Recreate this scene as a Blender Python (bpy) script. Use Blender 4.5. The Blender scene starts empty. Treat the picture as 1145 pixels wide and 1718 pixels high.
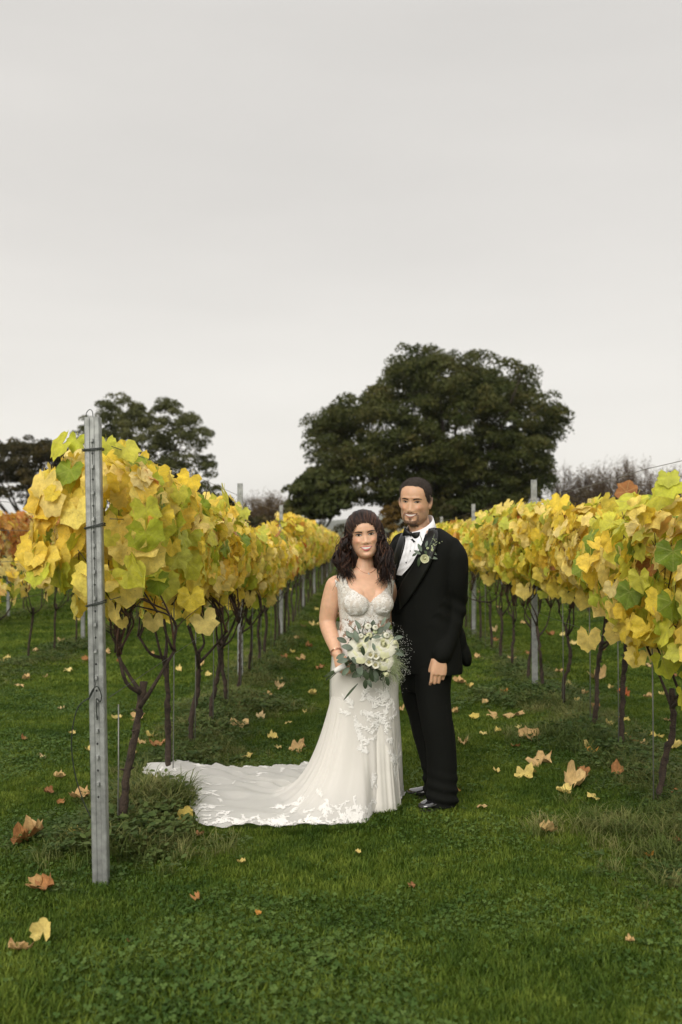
import bpy, bmesh, math, random
import numpy as np
from mathutils import Vector, Matrix, Euler
from mathutils.bvhtree import BVHTree
R = math.radians
scene = bpy.context.scene
C = scene.collection

# ------------------------------------------------------------------ camera
CAM_Z = 1.46
FPX = 1670.0                      # focal length in photo pixels (35 mm on a 24 mm wide frame)
cam_data = bpy.data.cameras.new('camera')
cam = bpy.data.objects.new('camera', cam_data)
C.objects.link(cam)
cam.location = (0, 0, CAM_Z)
cam.rotation_euler = (R(90 + 1.62), 0, R(0.94))
cam_data.sensor_fit = 'HORIZONTAL'
cam_data.sensor_width = 24.0
cam_data.lens = 35.0
cam_data.clip_start = 0.05
cam_data.clip_end = 12000
cam_data.dof.use_dof = True
cam_data.dof.focus_distance = 5.3
cam_data.dof.aperture_fstop = 2.4
scene.camera = cam
CAM_M = Euler((R(90 + 1.62), 0, R(0.94))).to_matrix()

def ray(px, py):
    return (CAM_M @ Vector(((px - 572.5) / FPX, -(py - 859.0) / FPX, -1.0))).normalized()

def at(px, py, d):
    """world point seen at photo pixel (px, py) at distance y = d"""
    r = ray(px, py)
    return Vector((0, 0, CAM_Z)) + r * (d / r.y)

def ground_at(px, py):
    r = ray(px, py)
    return Vector((0, 0, CAM_Z)) + r * (-CAM_Z / r.z)

# ------------------------------------------------------------------ world: overcast sky
SUN_EL, SUN_AZ = 32.0, 198.0      # azimuth measured clockwise from +Y: behind and left of the camera
world = bpy.data.worlds.new('World')
scene.world = world
world.use_nodes = True
wn = world.node_tree.nodes; wl = world.node_tree.links
wn.clear()
wo = wn.new('ShaderNodeOutputWorld')
bg = wn.new('ShaderNodeBackground')
sky = wn.new('ShaderNodeTexSky')
sky.sky_type = 'NISHITA'; sky.sun_disc = False
sky.sun_elevation = R(SUN_EL); sky.sun_rotation = R(SUN_AZ)
sky.air_density = 1.0; sky.dust_density = 4.0
tc = wn.new('ShaderNodeTexCoord')
sep = wn.new('ShaderNodeSeparateXYZ'); wl.new(tc.outputs['Generated'], sep.inputs[0])
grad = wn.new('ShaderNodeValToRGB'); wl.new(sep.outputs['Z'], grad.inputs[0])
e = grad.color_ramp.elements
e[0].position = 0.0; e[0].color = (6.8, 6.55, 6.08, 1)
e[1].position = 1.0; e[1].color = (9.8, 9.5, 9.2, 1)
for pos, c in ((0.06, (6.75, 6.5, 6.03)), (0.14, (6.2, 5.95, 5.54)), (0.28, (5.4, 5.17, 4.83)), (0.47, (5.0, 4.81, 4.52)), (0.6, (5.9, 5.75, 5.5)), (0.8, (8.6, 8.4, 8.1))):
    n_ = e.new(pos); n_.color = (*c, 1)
mp = wn.new('ShaderNodeMapping'); mp.inputs['Scale'].default_value = (1.6, 1.6, 7.0)
wl.new(tc.outputs['Generated'], mp.inputs[0])
nz = wn.new('ShaderNodeTexNoise'); nz.inputs['Scale'].default_value = 1.5; nz.inputs['Detail'].default_value = 4.0
nz.inputs['Roughness'].default_value = 0.45
wl.new(mp.outputs[0], nz.inputs['Vector'])
mr = wn.new('ShaderNodeMapRange'); mr.inputs['From Min'].default_value = 0.3; mr.inputs['From Max'].default_value = 0.7
mr.inputs['To Min'].default_value = 0.95; mr.inputs['To Max'].default_value = 1.035
wl.new(nz.outputs['Fac'], mr.inputs['Value'])
mul = wn.new('ShaderNodeVectorMath'); mul.operation = 'SCALE'
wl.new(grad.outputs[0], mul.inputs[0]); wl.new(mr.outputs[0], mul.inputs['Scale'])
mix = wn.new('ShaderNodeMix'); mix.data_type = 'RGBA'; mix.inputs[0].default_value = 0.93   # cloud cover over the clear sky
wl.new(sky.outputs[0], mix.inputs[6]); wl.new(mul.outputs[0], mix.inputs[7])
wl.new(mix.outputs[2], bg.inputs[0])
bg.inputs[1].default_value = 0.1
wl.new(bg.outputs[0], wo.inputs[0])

sun_data = bpy.data.lights.new('sun', 'SUN')
sun_data.energy = 1.5; sun_data.angle = R(35); sun_data.color = (1.0, 0.95, 0.88)
sun = bpy.data.objects.new('sun', sun_data); C.objects.link(sun)
_d = Vector((math.sin(R(SUN_AZ)) * math.cos(R(SUN_EL)), math.cos(R(SUN_AZ)) * math.cos(R(SUN_EL)), math.sin(R(SUN_EL))))
sun.rotation_euler = (-_d).to_track_quat('-Z', 'Y').to_euler()

scene.view_settings.view_transform = 'Standard'
scene.view_settings.look = 'None'
scene.view_settings.gamma = 1.0
scene.view_settings.exposure = 0.60
scene.view_settings.use_curve_mapping = False
scene.render.engine = 'CYCLES'
scene.cycles.max_bounces = 6
scene.cycles.diffuse_bounces = 3
scene.cycles.glossy_bounces = 2
scene.cycles.transmission_bounces = 3
scene.cycles.transparent_max_bounces = 12
scene.cycles.use_denoising = True

# ------------------------------------------------------------------ helpers
def tag(o, label=None, cat=None, group=None, kind=None):
    if label: o['label'] = label
    if cat: o['category'] = cat
    if group: o['group'] = group
    if kind: o['kind'] = kind
    return o

def link(name, me, parent=None, loc=None):
    o = bpy.data.objects.new(name, me)
    C.objects.link(o)
    if parent is not None: o.parent = parent
    if loc is not None: o.location = loc
    return o

def empty(name, loc=(0, 0, 0), rz=0.0):
    o = bpy.data.objects.new(name, None); C.objects.link(o)
    o.empty_display_size = 0.1
    o.location = loc; o.rotation_euler = (0, 0, rz)
    return o

class MB:
    """collects vertices and faces; build() links them as one mesh object"""
    def __init__(s): s.v = []; s.f = []; s.n = 0; s.fm = []; s.a = []; s.uv = []
    def add(s, v, f, m=0, a=None, uv=None):
        v = np.asarray(v, float)
        s.v.append(v)
        s.f.extend([tuple(i + s.n for i in q) for q in f])
        s.fm.extend([m] * len(f))
        s.a.append(np.full(len(v), 0.0 if a is None else a))
        s.uv.append(np.zeros((len(v), 2)) if uv is None else np.asarray(uv, float))
        s.n += len(v)
        return s
    def mesh(s, name, mats, smooth=True, uv=False, attr=False):
        me = bpy.data.meshes.new(name)
        V = np.concatenate(s.v) if s.v else np.zeros((0, 3))
        me.from_pydata(V.tolist(), [], s.f)
        for m in (mats if isinstance(mats, (list, tuple)) else [mats]): me.materials.append(m)
        if len(s.f):
            me.polygons.foreach_set('material_index', np.array(s.fm, dtype=np.int32))
            me.polygons.foreach_set('use_smooth', np.full(len(s.f), smooth))
        if attr:
            at_ = me.attributes.new('rnd', 'FLOAT', 'POINT')
            at_.data.foreach_set('value', np.concatenate(s.a).astype(np.float32))
        if uv:
            l = me.uv_layers.new(name='UVMap')
            U = np.concatenate(s.uv)
            li = np.zeros(len(me.loops), dtype=np.int32); me.loops.foreach_get('vertex_index', li)
            l.data.foreach_set('uv', U[li].ravel().astype(np.float32))
        me.update()
        return me
    def build(s, name, mats, parent=None, smooth=True, uv=False, attr=False, loc=None):
        return link(name, s.mesh(name, mats, smooth, uv, attr), parent, loc)

def frames(pts):
    """parallel-transport frames along a polyline"""
    P = np.asarray(pts, float)
    T = np.gradient(P, axis=0)
    T /= np.linalg.norm(T, axis=1)[:, None] + 1e-12
    a = np.array([0, 0, 1.0]) if abs(T[0][2]) < 0.9 else np.array([1.0, 0, 0])
    n = np.cross(T[0], a); n /= np.linalg.norm(n)
    N = [n]
    for i in range(1, len(P)):
        n = N[-1] - T[i] * np.dot(N[-1], T[i])
        n /= np.linalg.norm(n) + 1e-12
        N.append(n)
    N = np.array(N); B = np.cross(T, N)
    return P, T, N, B

def tube(mb, pts, r, seg=8, cap=True, m=0, a=None, flat=1.0, rough=0.0, rng=None):
    P, T, N, B = frames(pts)
    k = len(P)
    r = np.full(k, r) if np.isscalar(r) else np.interp(np.linspace(0, 1, k), np.linspace(0, 1, len(r)), r)
    th = np.linspace(0, 2 * math.pi, seg, endpoint=False)
    v = []
    for i in range(k):
        rr = r[i] * (1 + (rough * (rng.rand(seg) - 0.5) if rough and rng is not None else 0))
        v.append(P[i] + (np.cos(th) * rr)[:, None] * N[i] + (np.sin(th) * rr * flat)[:, None] * B[i])
    v = np.concatenate(v)
    f = []
    for i in range(k - 1):
        for j in range(seg):
            j2 = (j + 1) % seg
            f.append((i * seg + j, i * seg + j2, (i + 1) * seg + j2, (i + 1) * seg + j))
    if cap:
        f.append(tuple(range(seg))[::-1]); f.append(tuple(range((k - 1) * seg, k * seg)))
    mb.add(v, f, m, a)

def smooth_path(ctrl, n):
    """Catmull-Rom through control points"""
    P = np.asarray(ctrl, float)
    P = np.vstack([2 * P[0] - P[1], P, 2 * P[-1] - P[-2]])
    out = []
    k = len(P) - 3
    for t in np.linspace(0, k - 1e-9, n):
        i = int(t); u = t - i
        p0, p1, p2, p3 = P[i:i + 4]
        out.append(0.5 * ((2 * p1) + (-p0 + p2) * u + (2 * p0 - 5 * p1 + 4 * p2 - p3) * u * u + (-p0 + 3 * p1 - 3 * p2 + p3) * u ** 3))
    return np.array(out)

def box(mb, c, s, m=0, M=None):
    c = np.array(c, float); s = np.array(s, float) / 2
    v = np.array([[x, y, z] for x in (-1, 1) for y in (-1, 1) for z in (-1, 1)], float) * s + c
    if M is not None: v = np.array([list(M @ Vector(p)) for p in v])
    f = [(0, 1, 3, 2), (4, 6, 7, 5), (0, 4, 5, 1), (2, 3, 7, 6), (0, 2, 6, 4), (1, 5, 7, 3)]
    mb.add(v, f, m)

def ball(mb, c, r, seg=12, rings=8, M=None, m=0, a=None):
    r = np.array([r, r, r] if np.isscalar(r) else r, float)
    v = [[0, 0, 1.0]]
    for i in range(1, rings):
        ph = math.pi * i / rings
        for j in range(seg):
            t = 2 * math.pi * j / seg
            v.append([math.sin(ph) * math.cos(t), math.sin(ph) * math.sin(t), math.cos(ph)])
    v.append([0, 0, -1.0])
    v = np.array(v) * r
    if M is not None: v = v @ np.array(M.to_3x3()).T
    v = v + np.array(c, float)
    f = [(0, 1 + j, 1 + (j + 1) % seg) for j in range(seg)]
    for i in range(rings - 2):
        for j in range(seg):
            a0 = 1 + i * seg; j2 = (j + 1) % seg
            f.append((a0 + j, a0 + seg + j, a0 + seg + j2, a0 + j2))
    L = len(v) - 1; a0 = 1 + (rings - 2) * seg
    f += [(a0 + j, L, a0 + (j + 1) % seg) for j in range(seg)]
    mb.add(v, f, m, a)

def grid_faces(nr, nc, wrap=False):
    f = []
    for i in range(nr - 1):
        for j in range(nc if wrap else nc - 1):
            j2 = (j + 1) % nc
            f.append((i * nc + j, i * nc + j2, (i + 1) * nc + j2, (i + 1) * nc + j))
    return f

# value noise in numpy (smooth, deterministic)
def _hash(ix, iy, iz, seed):
    h = (ix * 374761393 + iy * 668265263 + iz * 2147483647 + seed * 1274126177) & 0xffffffff
    h = ((h ^ (h >> 13)) * 1274126177) & 0xffffffff
    return ((h ^ (h >> 16)) & 0xffff) / 65535.0
def vnoise(P, scale=1.0, seed=0):
    P = np.asarray(P, float) * scale
    if P.shape[1] == 2: P = np.hstack([P, np.zeros((len(P), 1))])
    I = np.floor(P).astype(np.int64); F = P - I
    F = F * F * (3 - 2 * F)
    out = 0
    for dx in (0, 1):
        for dy in (0, 1):
            for dz in (0, 1):
                w = (F[:, 0] if dx else 1 - F[:, 0]) * (F[:, 1] if dy else 1 - F[:, 1]) * (F[:, 2] if dz else 1 - F[:, 2])
                out = out + w * _hash(I[:, 0] + dx, I[:, 1] + dy, I[:, 2] + dz, seed)
    return out * 2 - 1

# ------------------------------------------------------------------ materials
def new_mat(name):
    m = bpy.data.materials.new(name); m.use_nodes = True
    return m, m.node_tree.nodes, m.node_tree.links, m.node_tree.nodes['Principled BSDF']

def pmat(name, col, rough=0.6, metal=0.0, bump=0.0, bscale=50.0, var=0.0, vscale=8.0, spec=0.5, sss=0.0, coat=0.0, dark=0.5, sheen=0.0, coord='Object'):
    m, N, L, b = new_mat(name)
    b.inputs['Base Color'].default_value = (*col, 1)
    b.inputs['Roughness'].default_value = rough
    b.inputs['Metallic'].default_value = metal
    b.inputs['Specular IOR Level'].default_value = spec
    if sheen:
        b.inputs['Sheen Weight'].default_value = sheen
    if sss:
        b.inputs['Subsurface Weight'].default_value = sss
        b.inputs['Subsurface Radius'].default_value = (0.012, 0.005, 0.003)
        b.inputs['Subsurface Scale'].default_value = 0.6
    if coat: b.inputs['Coat Weight'].default_value = coat
    t = N.new('ShaderNodeTexCoord')
    if var:
        n = N.new('ShaderNodeTexNoise'); n.inputs['Scale'].default_value = vscale; n.inputs['Detail'].default_value = 6
        L.new(t.outputs[coord], n.inputs['Vector'])
        mx = N.new('ShaderNodeMix'); mx.data_type = 'RGBA'
        mr = N.new('ShaderNodeMapRange'); mr.inputs['From Min'].default_value = 0.35; mr.inputs['From Max'].default_value = 0.65
        L.new(n.outputs['Fac'], mr.inputs['Value']); L.new(mr.outputs[0], mx.inputs[0])
        mx.inputs[6].default_value = (*[c * (1 - var) for c in col], 1)
        mx.inputs[7].default_value = (*[min(1, c * (1 + var)) for c in col], 1)
        L.new(mx.outputs[2], b.inputs['Base Color'])
    if bump:
        n2 = N.new('ShaderNodeTexNoise'); n2.inputs['Scale'].default_value = bscale; n2.inputs['Detail'].default_value = 5
        L.new(t.outputs[coord], n2.inputs['Vector'])
        bp = N.new('ShaderNodeBump'); bp.inputs['Strength'].default_value = bump; bp.inputs['Distance'].default_value = 0.01
        L.new(n2.outputs['Fac'], bp.inputs['Height']); L.new(bp.outputs[0], b.inputs['Normal'])
    return m

def leaf_mat(name, cols, edge=(0.20, 0.09, 0.02), spots=0.35, trans=0.35, veins=True, edge_amt=0.5, rough=0.55):
    """leaf blade: colour picked per leaf from a ramp, browned rim, dark specks, pale veins, light through the blade"""
    m, N, L, b = new_mat(name)
    oi = N.new('ShaderNodeObjectInfo')
    at_ = N.new('ShaderNodeAttribute'); at_.attribute_name = 'rnd'
    ad = N.new('ShaderNodeMath'); ad.operation = 'ADD'; L.new(oi.outputs['Random'], ad.inputs[0]); L.new(at_.outputs['Fac'], ad.inputs[1])
    fr = N.new('ShaderNodeMath'); fr.operation = 'FRACT'; L.new(ad.outputs[0], fr.inputs[0])
    cr = N.new('ShaderNodeValToRGB'); L.new(fr.outputs[0], cr.inputs[0])
    el = cr.color_ramp.elements
    k = len(cols)
    el[0].position = 0; el[0].color = (*cols[0], 1); el[1].position = 1; el[1].color = (*cols[-1], 1)
    for i in range(1, k - 1):
        q = el.new(i / (k - 1)); q.color = (*cols[i], 1)
    tc_ = N.new('ShaderNodeTexCoord')
    geo = N.new('ShaderNodeNewGeometry')
    n1 = N.new('ShaderNodeTexNoise'); n1.inputs['Scale'].default_value = 22; n1.inputs['Detail'].default_value = 3
    L.new(geo.outputs['Position'], n1.inputs['Vector'])
    # within-leaf variation in brightness
    v1 = N.new('ShaderNodeMapRange'); v1.inputs['From Min'].default_value = .3; v1.inputs['From Max'].default_value = .7
    v1.inputs['To Min'].default_value = .74; v1.inputs['To Max'].default_value = 1.18
    L.new(n1.outputs['Fac'], v1.inputs['Value'])
    sc = N.new('ShaderNodeVectorMath'); sc.operation = 'SCALE'; L.new(cr.outputs[0], sc.inputs[0]); L.new(v1.outputs[0], sc.inputs['Scale'])
    col = sc.outputs[0]
    sx = N.new('ShaderNodeSeparateXYZ'); L.new(tc_.outputs['UV'], sx.inputs[0])
    if veins:
        ab = N.new('ShaderNodeMath'); ab.operation = 'ABSOLUTE'; L.new(sx.outputs['X'], ab.inputs[0])
        last = None
        for a in (0, 52, 108):
            p = N.new('ShaderNodeMath'); p.operation = 'MULTIPLY'; p.inputs[1].default_value = math.cos(R(a)); L.new(ab.outputs[0], p.inputs[0])
            q = N.new('ShaderNodeMath'); q.operation = 'MULTIPLY'; q.inputs[1].default_value = math.sin(R(a)); L.new(sx.outputs['Y'], q.inputs[0])
            d = N.new('ShaderNodeMath'); d.operation = 'SUBTRACT'; L.new(p.outputs[0], d.inputs[0]); L.new(q.outputs[0], d.inputs[1])
            d2 = N.new('ShaderNodeMath'); d2.operation = 'ABSOLUTE'; L.new(d.outputs[0], d2.inputs[0])
            if last is None: last = d2
            else:
                mn = N.new('ShaderNodeMath'); mn.operation = 'MINIMUM'; L.new(last.outputs[0], mn.inputs[0]); L.new(d2.outputs[0], mn.inputs[1]); last = mn
        vm = N.new('ShaderNodeMapRange'); vm.inputs['From Min'].default_value = 0.0; vm.inputs['From Max'].default_value = 0.022
        vm.inputs['To Min'].default_value = 0.22; vm.inputs['To Max'].default_value = 0.0
        L.new(last.outputs[0], vm.inputs['Value'])
        mv = N.new('ShaderNodeMix'); mv.data_type = 'RGBA'; L.new(vm.outputs[0], mv.inputs[0]); L.new(col, mv.inputs[6])
        mv.inputs[7].default_value = (0.62, 0.55, 0.2, 1)
        col = mv.outputs[2]
    # brown rim: radius from UV plus noise
    ln = N.new('ShaderNodeVectorMath'); ln.operation = 'LENGTH'; L.new(tc_.outputs['UV'], ln.inputs[0])
    n2 = N.new('ShaderNodeTexNoise'); n2.inputs['Scale'].default_value = 35; n2.inputs['Detail'].default_value = 4
    L.new(geo.outputs['Position'], n2.inputs['Vector'])
    s2 = N.new('ShaderNodeMath'); s2.operation = 'MULTIPLY_ADD'; s2.inputs[1].default_value = 1.1; L.new(n2.outputs['Fac'], s2.inputs[0]); L.new(ln.outputs['Value'], s2.inputs[2])
    em = N.new('ShaderNodeMapRange'); em.inputs['From Min'].default_value = 1.08; em.inputs['From Max'].default_value = 1.3
    em.inputs['To Max'].default_value = edge_amt
    L.new(s2.outputs[0], em.inputs['Value'])
    me_ = N.new('ShaderNodeMix'); me_.data_type = 'RGBA'; L.new(em.outputs[0], me_.inputs[0]); L.new(col, me_.inputs[6]); me_.inputs[7].default_value = (*edge, 1)
    col = me_.outputs[2]
    n3 = N.new('ShaderNodeTexNoise'); n3.inputs['Scale'].default_value = 140; n3.inputs['Detail'].default_value = 2
    L.new(geo.outputs['Position'], n3.inputs['Vector'])
    sm = N.new('ShaderNodeMapRange'); sm.inputs['From Min'].default_value = 0.68; sm.inputs['From Max'].default_value = 0.74; sm.inputs['To Max'].default_value = spots
    L.new(n3.outputs['Fac'], sm.inputs['Value'])
    ms = N.new('ShaderNodeMix'); ms.data_type = 'RGBA'; L.new(sm.outputs[0], ms.inputs[0]); L.new(col, ms.inputs[6]); ms.inputs[7].default_value = (0.09, 0.04, 0.015, 1)
    col = ms.outputs[2]
    L.new(col, b.inputs['Base Color'])
    b.inputs['Roughness'].default_value = rough
    b.inputs['Specular IOR Level'].default_value = 0.35
    bp = N.new('ShaderNodeBump'); bp.inputs['Strength'].default_value = 0.8; bp.inputs['Distance'].default_value = 0.004
    vo = N.new('ShaderNodeTexVoronoi'); vo.feature = 'DISTANCE_TO_EDGE'; vo.inputs['Scale'].default_value = 8.5; L.new(tc_.outputs['UV'], vo.inputs['Vector'])
    vr = N.new('ShaderNodeMapRange'); vr.inputs['From Max'].default_value = .12; L.new(vo.outputs['Distance'], vr.inputs['Value'])
    ha = N.new('ShaderNodeMath'); ha.operation = 'MULTIPLY_ADD'; ha.inputs[1].default_value = .35; L.new(vr.outputs[0], ha.inputs[0]); L.new(n2.outputs['Fac'], ha.inputs[2])
    L.new(ha.outputs[0], bp.inputs['Height']); L.new(bp.outputs[0], b.inputs['Normal'])
    dk = N.new('ShaderNodeMapRange'); dk.inputs['To Min'].default_value = .95; dk.inputs['To Max'].default_value = 1.04; L.new(vr.outputs[0], dk.inputs['Value'])
    sd = N.new('ShaderNodeVectorMath'); sd.operation = 'SCALE'; L.new(col, sd.inputs[0]); L.new(dk.outputs[0], sd.inputs['Scale']); col = sd.outputs[0]; L.new(col, b.inputs['Base Color'])
    tr = N.new('ShaderNodeBsdfTranslucent'); L.new(col, tr.inputs['Color'])
    ms2 = N.new('ShaderNodeMixShader'); ms2.inputs[0].default_value = trans
    L.new(b.outputs[0], ms2.inputs[1]); L.new(tr.outputs[0], ms2.inputs[2])
    L.new(ms2.outputs[0], N['Material Output'].inputs['Surface'])
    return m

M_yel = leaf_mat('leaf_yellow', [(.86, .64, .055), (.90, .64, .08), (.82, .65, .06), (.90, .70, .19), (.84, .72, .12), (.88, .56, .07)], spots=.6, edge_amt=.35)
M_yg = leaf_mat('leaf_yellow_green', [(.66, .62, .055), (.52, .56, .05), (.72, .66, .08), (.60, .61, .09), (.44, .50, .04)], edge_amt=0.25)
M_grn = leaf_mat('leaf_green', [(.20, .29, .025), (.30, .38, .035), (.15, .23, .02), (.26, .35, .05)], spots=.15, edge_amt=0.12)
M_pale = leaf_mat('leaf_pale', [(.90, .72, .24), (.90, .70, .22), (.86, .67, .15), (.92, .76, .32)], edge=(.35, .16, .04), edge_amt=.3)
M_brn = leaf_mat('leaf_brown', [(.34, .14, .03), (.22, .08, .02), (.45, .22, .06), (.30, .12, .04)], trans=.15)
M_org = leaf_mat('leaf_orange', [(.66, .30, .05), (.72, .38, .08), (.58, .20, .04), (.7, .45, .12), (.5, .13, .03)], trans=.3)
M_fall = leaf_mat('fallen_leaf', [(.60, .40, .17), (.62, .44, .19), (.52, .32, .13), (.68, .52, .27), (.46, .27, .10)], edge=(.22, .09, .03), trans=.15, rough=.6, edge_amt=.7)
M_fallbrown = leaf_mat('fallen_leaf_brown', [(.30, .13, .04), (.42, .20, .07), (.24, .10, .04)], trans=.1, rough=.6, edge_amt=.7)
M_fallyel = leaf_mat('fallen_leaf_yellow', [(.66, .50, .14), (.70, .55, .2), (.6, .47, .1)], trans=.15, edge_amt=.4)
M_bark = pmat('vine_bark', (.045, .030, .020), .9, bump=1.0, bscale=120, var=.45, vscale=30)
M_cane = pmat('cane_bark', (.075, .035, .020), .7, bump=.4, bscale=150, var=.4, vscale=20)
M_steel = pmat('galvanised_steel', (.30, .31, .30), .45, metal=.55, bump=.15, bscale=220, var=.22, vscale=28)
M_wire = pmat('steel_wire', (.12, .12, .11), .45, metal=.7)
M_darkwire = pmat('dark_wire', (.02, .025, .02), .5)
M_hole = pmat('dark_hole', (.02, .02, .02), .9)
M_stake = pmat('stake_steel', (.22, .22, .20), .5, metal=.5)
M_treebark = pmat('tree_bark', (.06, .048, .035), .95, bump=1, bscale=6, var=.3, vscale=3)

# ================================================================== SETTING
ROW_L, ROW_R = -1.10, 1.70
ROWS = [ROW_L, ROW_R, -3.87, -6.5, 4.45]
def gz(x, y):
    x = np.atleast_1d(np.asarray(x, float)); y = np.atleast_1d(np.asarray(y, float))
    P = np.stack([x, y], 1)
    z = .022 * vnoise(P, .55, 3) + .010 * vnoise(P, 1.9, 4)
    m = 0
    for r in ROWS: m = m + .045 * np.exp(-((x - r) / .28) ** 2)
    z = z + m * np.clip((y - 4.5) / .8, 0, 1)
    return z * np.clip((70 - y) / 20, 0, 1) * (np.abs(x) < 40)
def gz1(x, y): return float(gz(x, y)[0])

# ground: one sheet to the horizon, fine near the camera
def ground_mat():
    m, N, L, b = new_mat('ground_green')
    geo = N.new('ShaderNodeNewGeometry')
    def noise(s, d=5):
        n = N.new('ShaderNodeTexNoise'); n.inputs['Scale'].default_value = s; n.inputs['Detail'].default_value = d
        L.new(geo.outputs['Position'], n.inputs['Vector']); return n
    a = noise(.8); c = noise(30, 4)
    r1 = N.new('ShaderNodeValToRGB'); L.new(a.outputs['Fac'], r1.inputs[0])
    e = r1.color_ramp.elements
    e[0].position = .35; e[0].color = (.031, .064, .007, 1); e[1].position = .65; e[1].color = (.072, .122, .013, 1)
    r2 = N.new('ShaderNodeMapRange'); r2.inputs['From Min'].default_value = .3; r2.inputs['From Max'].default_value = .7
    r2.inputs['To Min'].default_value = .5; r2.inputs['To Max'].default_value = 1.3
    L.new(c.outputs['Fac'], r2.inputs['Value'])
    s = N.new('ShaderNodeVectorMath'); s.operation = 'SCALE'; L.new(r1.outputs[0], s.inputs[0]); L.new(r2.outputs[0], s.inputs['Scale'])
    L.new(s.outputs[0], b.inputs['Base Color']); b.inputs['Roughness'].default_value = .95
    b.inputs['Specular IOR Level'].default_value = .1
    bp = N.new('ShaderNodeBump'); bp.inputs['Distance'].default_value = .03; L.new(c.outputs['Fac'], bp.inputs['Height']); L.new(bp.outputs[0], b.inputs['Normal'])
    return m
xs = np.concatenate([-np.geomspace(6000, 9, 22), np.arange(-8, 8.01, .12), np.geomspace(9, 6000, 22)])
ys = np.concatenate([[-200, -50, -15, -5], np.arange(-1, 16, .12), np.geomspace(16.3, 7000, 70)])
X, Y = np.meshgrid(xs, ys)
V = np.stack([X.ravel(), Y.ravel(), gz(X.ravel(), Y.ravel())], 1)
g = MB().add(V, grid_faces(len(ys), len(xs)))
ground = g.build('ground', ground_mat()); tag(ground, 'short mown green grass ground of the vineyard running to the trees', kind='structure')

# ------------------------------------------------------------------ grass (stuff): points + instanced tufts
def grass_mat(name, c0, c1, c2, trans=.3):
    m, N, L, b = new_mat(name)
    oi = N.new('ShaderNodeObjectInfo')
    geo = N.new('ShaderNodeNewGeometry')
    n = N.new('ShaderNodeTexNoise'); n.inputs['Scale'].default_value = 1.1; n.inputs['Detail'].default_value = 4
    L.new(geo.outputs['Position'], n.inputs['Vector'])
    n2 = N.new('ShaderNodeTexNoise'); n2.inputs['Scale'].default_value = 7; n2.inputs['Detail'].default_value = 2
    L.new(geo.outputs['Position'], n2.inputs['Vector'])
    a = N.new('ShaderNodeMath'); a.operation = 'MULTIPLY_ADD'; a.inputs[1].default_value = .45
    L.new(oi.outputs['Random'], a.inputs[0]); 
    mr = N.new('ShaderNodeMapRange'); mr.inputs['From Min'].default_value = .3; mr.inputs['From Max'].default_value = .7; mr.inputs['To Max'].default_value = .5
    L.new(n.outputs['Fac'], mr.inputs['Value']); 
    mr2 = N.new('ShaderNodeMapRange'); mr2.inputs['From Min'].default_value = .3; mr2.inputs['From Max'].default_value = .7; mr2.inputs['To Max'].default_value = .3
    L.new(n2.outputs['Fac'], mr2.inputs['Value'])
    ad = N.new('ShaderNodeMath'); ad.operation = 'ADD'; L.new(mr.outputs[0], ad.inputs[0]); L.new(mr2.outputs[0], ad.inputs[1])
    L.new(ad.outputs[0], a.inputs[2])
    r = N.new('ShaderNodeValToRGB'); L.new(a.outputs[0], r.inputs[0])
    e = r.color_ramp.elements
    e[0].position = .12; e[0].color = (*c0, 1); e[1].position = 1.0; e[1].color = (*c2, 1)
    q = e.new(.55); q.color = (*c1, 1)
    L.new(r.outputs[0], b.inputs['Base Color']); b.inputs['Roughness'].default_value = .6; b.inputs['Specular IOR Level'].default_value = .2
    t = N.new('ShaderNodeBsdfTranslucent'); L.new(r.outputs[0], t.inputs['Color'])
    mx = N.new('ShaderNodeMixShader'); mx.inputs[0].default_value = trans; L.new(b.outputs[0], mx.inputs[1]); L.new(t.outputs[0], mx.inputs[2])
    L.new(mx.outputs[0], N['Material Output'].inputs['Surface'])
    return m
M_gr = grass_mat('grass_blade', (.027, .064, .006), (.074, .126, .011), (.19, .245, .03))
M_long = grass_mat('long_grass_blade', (.048, .082, .014), (.10, .135, .028), (.28, .27, .10))
M_clov = grass_mat('clover_leaf', (.028, .068, .010), (.062, .118, .020), (.13, .195, .045))
M_weed = grass_mat('weed_leaf', (.038, .075, .016), (.075, .120, .030), (.14, .18, .05))

def tuft_mesh(name, rng, nb, rad, h, w, lean, mat, droop=.6):
    mb = MB()
    for _ in range(nb):
        a = rng.rand() * 6.283; rr = rad * math.sqrt(rng.rand())
        b0 = np.array([rr * math.cos(a), rr * math.sin(a), -.012])
        d = rng.rand() * 6.283; dv = np.array([math.cos(d), math.sin(d), 0]); side = np.array([-dv[1], dv[0], 0]) 
        hh = h * (.5 + .6 * rng.rand()); ln = lean * (.3 + rng.rand()) * hh
        ww = w * (.7 + .6 * rng.rand())
        pts = []
        for t in (0, .4, .75, 1.0):
            p = b0 + dv * ln * t ** 1.7 + np.array([0, 0, hh * (t - droop * .35 * t ** 3)])
            pts.append(p)
        v = [pts[0] - side * ww * .5, pts[0] + side * ww * .5, pts[1] - side * ww * .5, pts[1] + side * ww * .5,
             pts[2] - side * ww * .35, pts[2] + side * ww * .35, pts[3]]
        mb.add(v, [(0, 1, 3, 2), (2, 3, 5, 4), (4, 5, 6)])
    return mb.mesh(name, mat)
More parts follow.
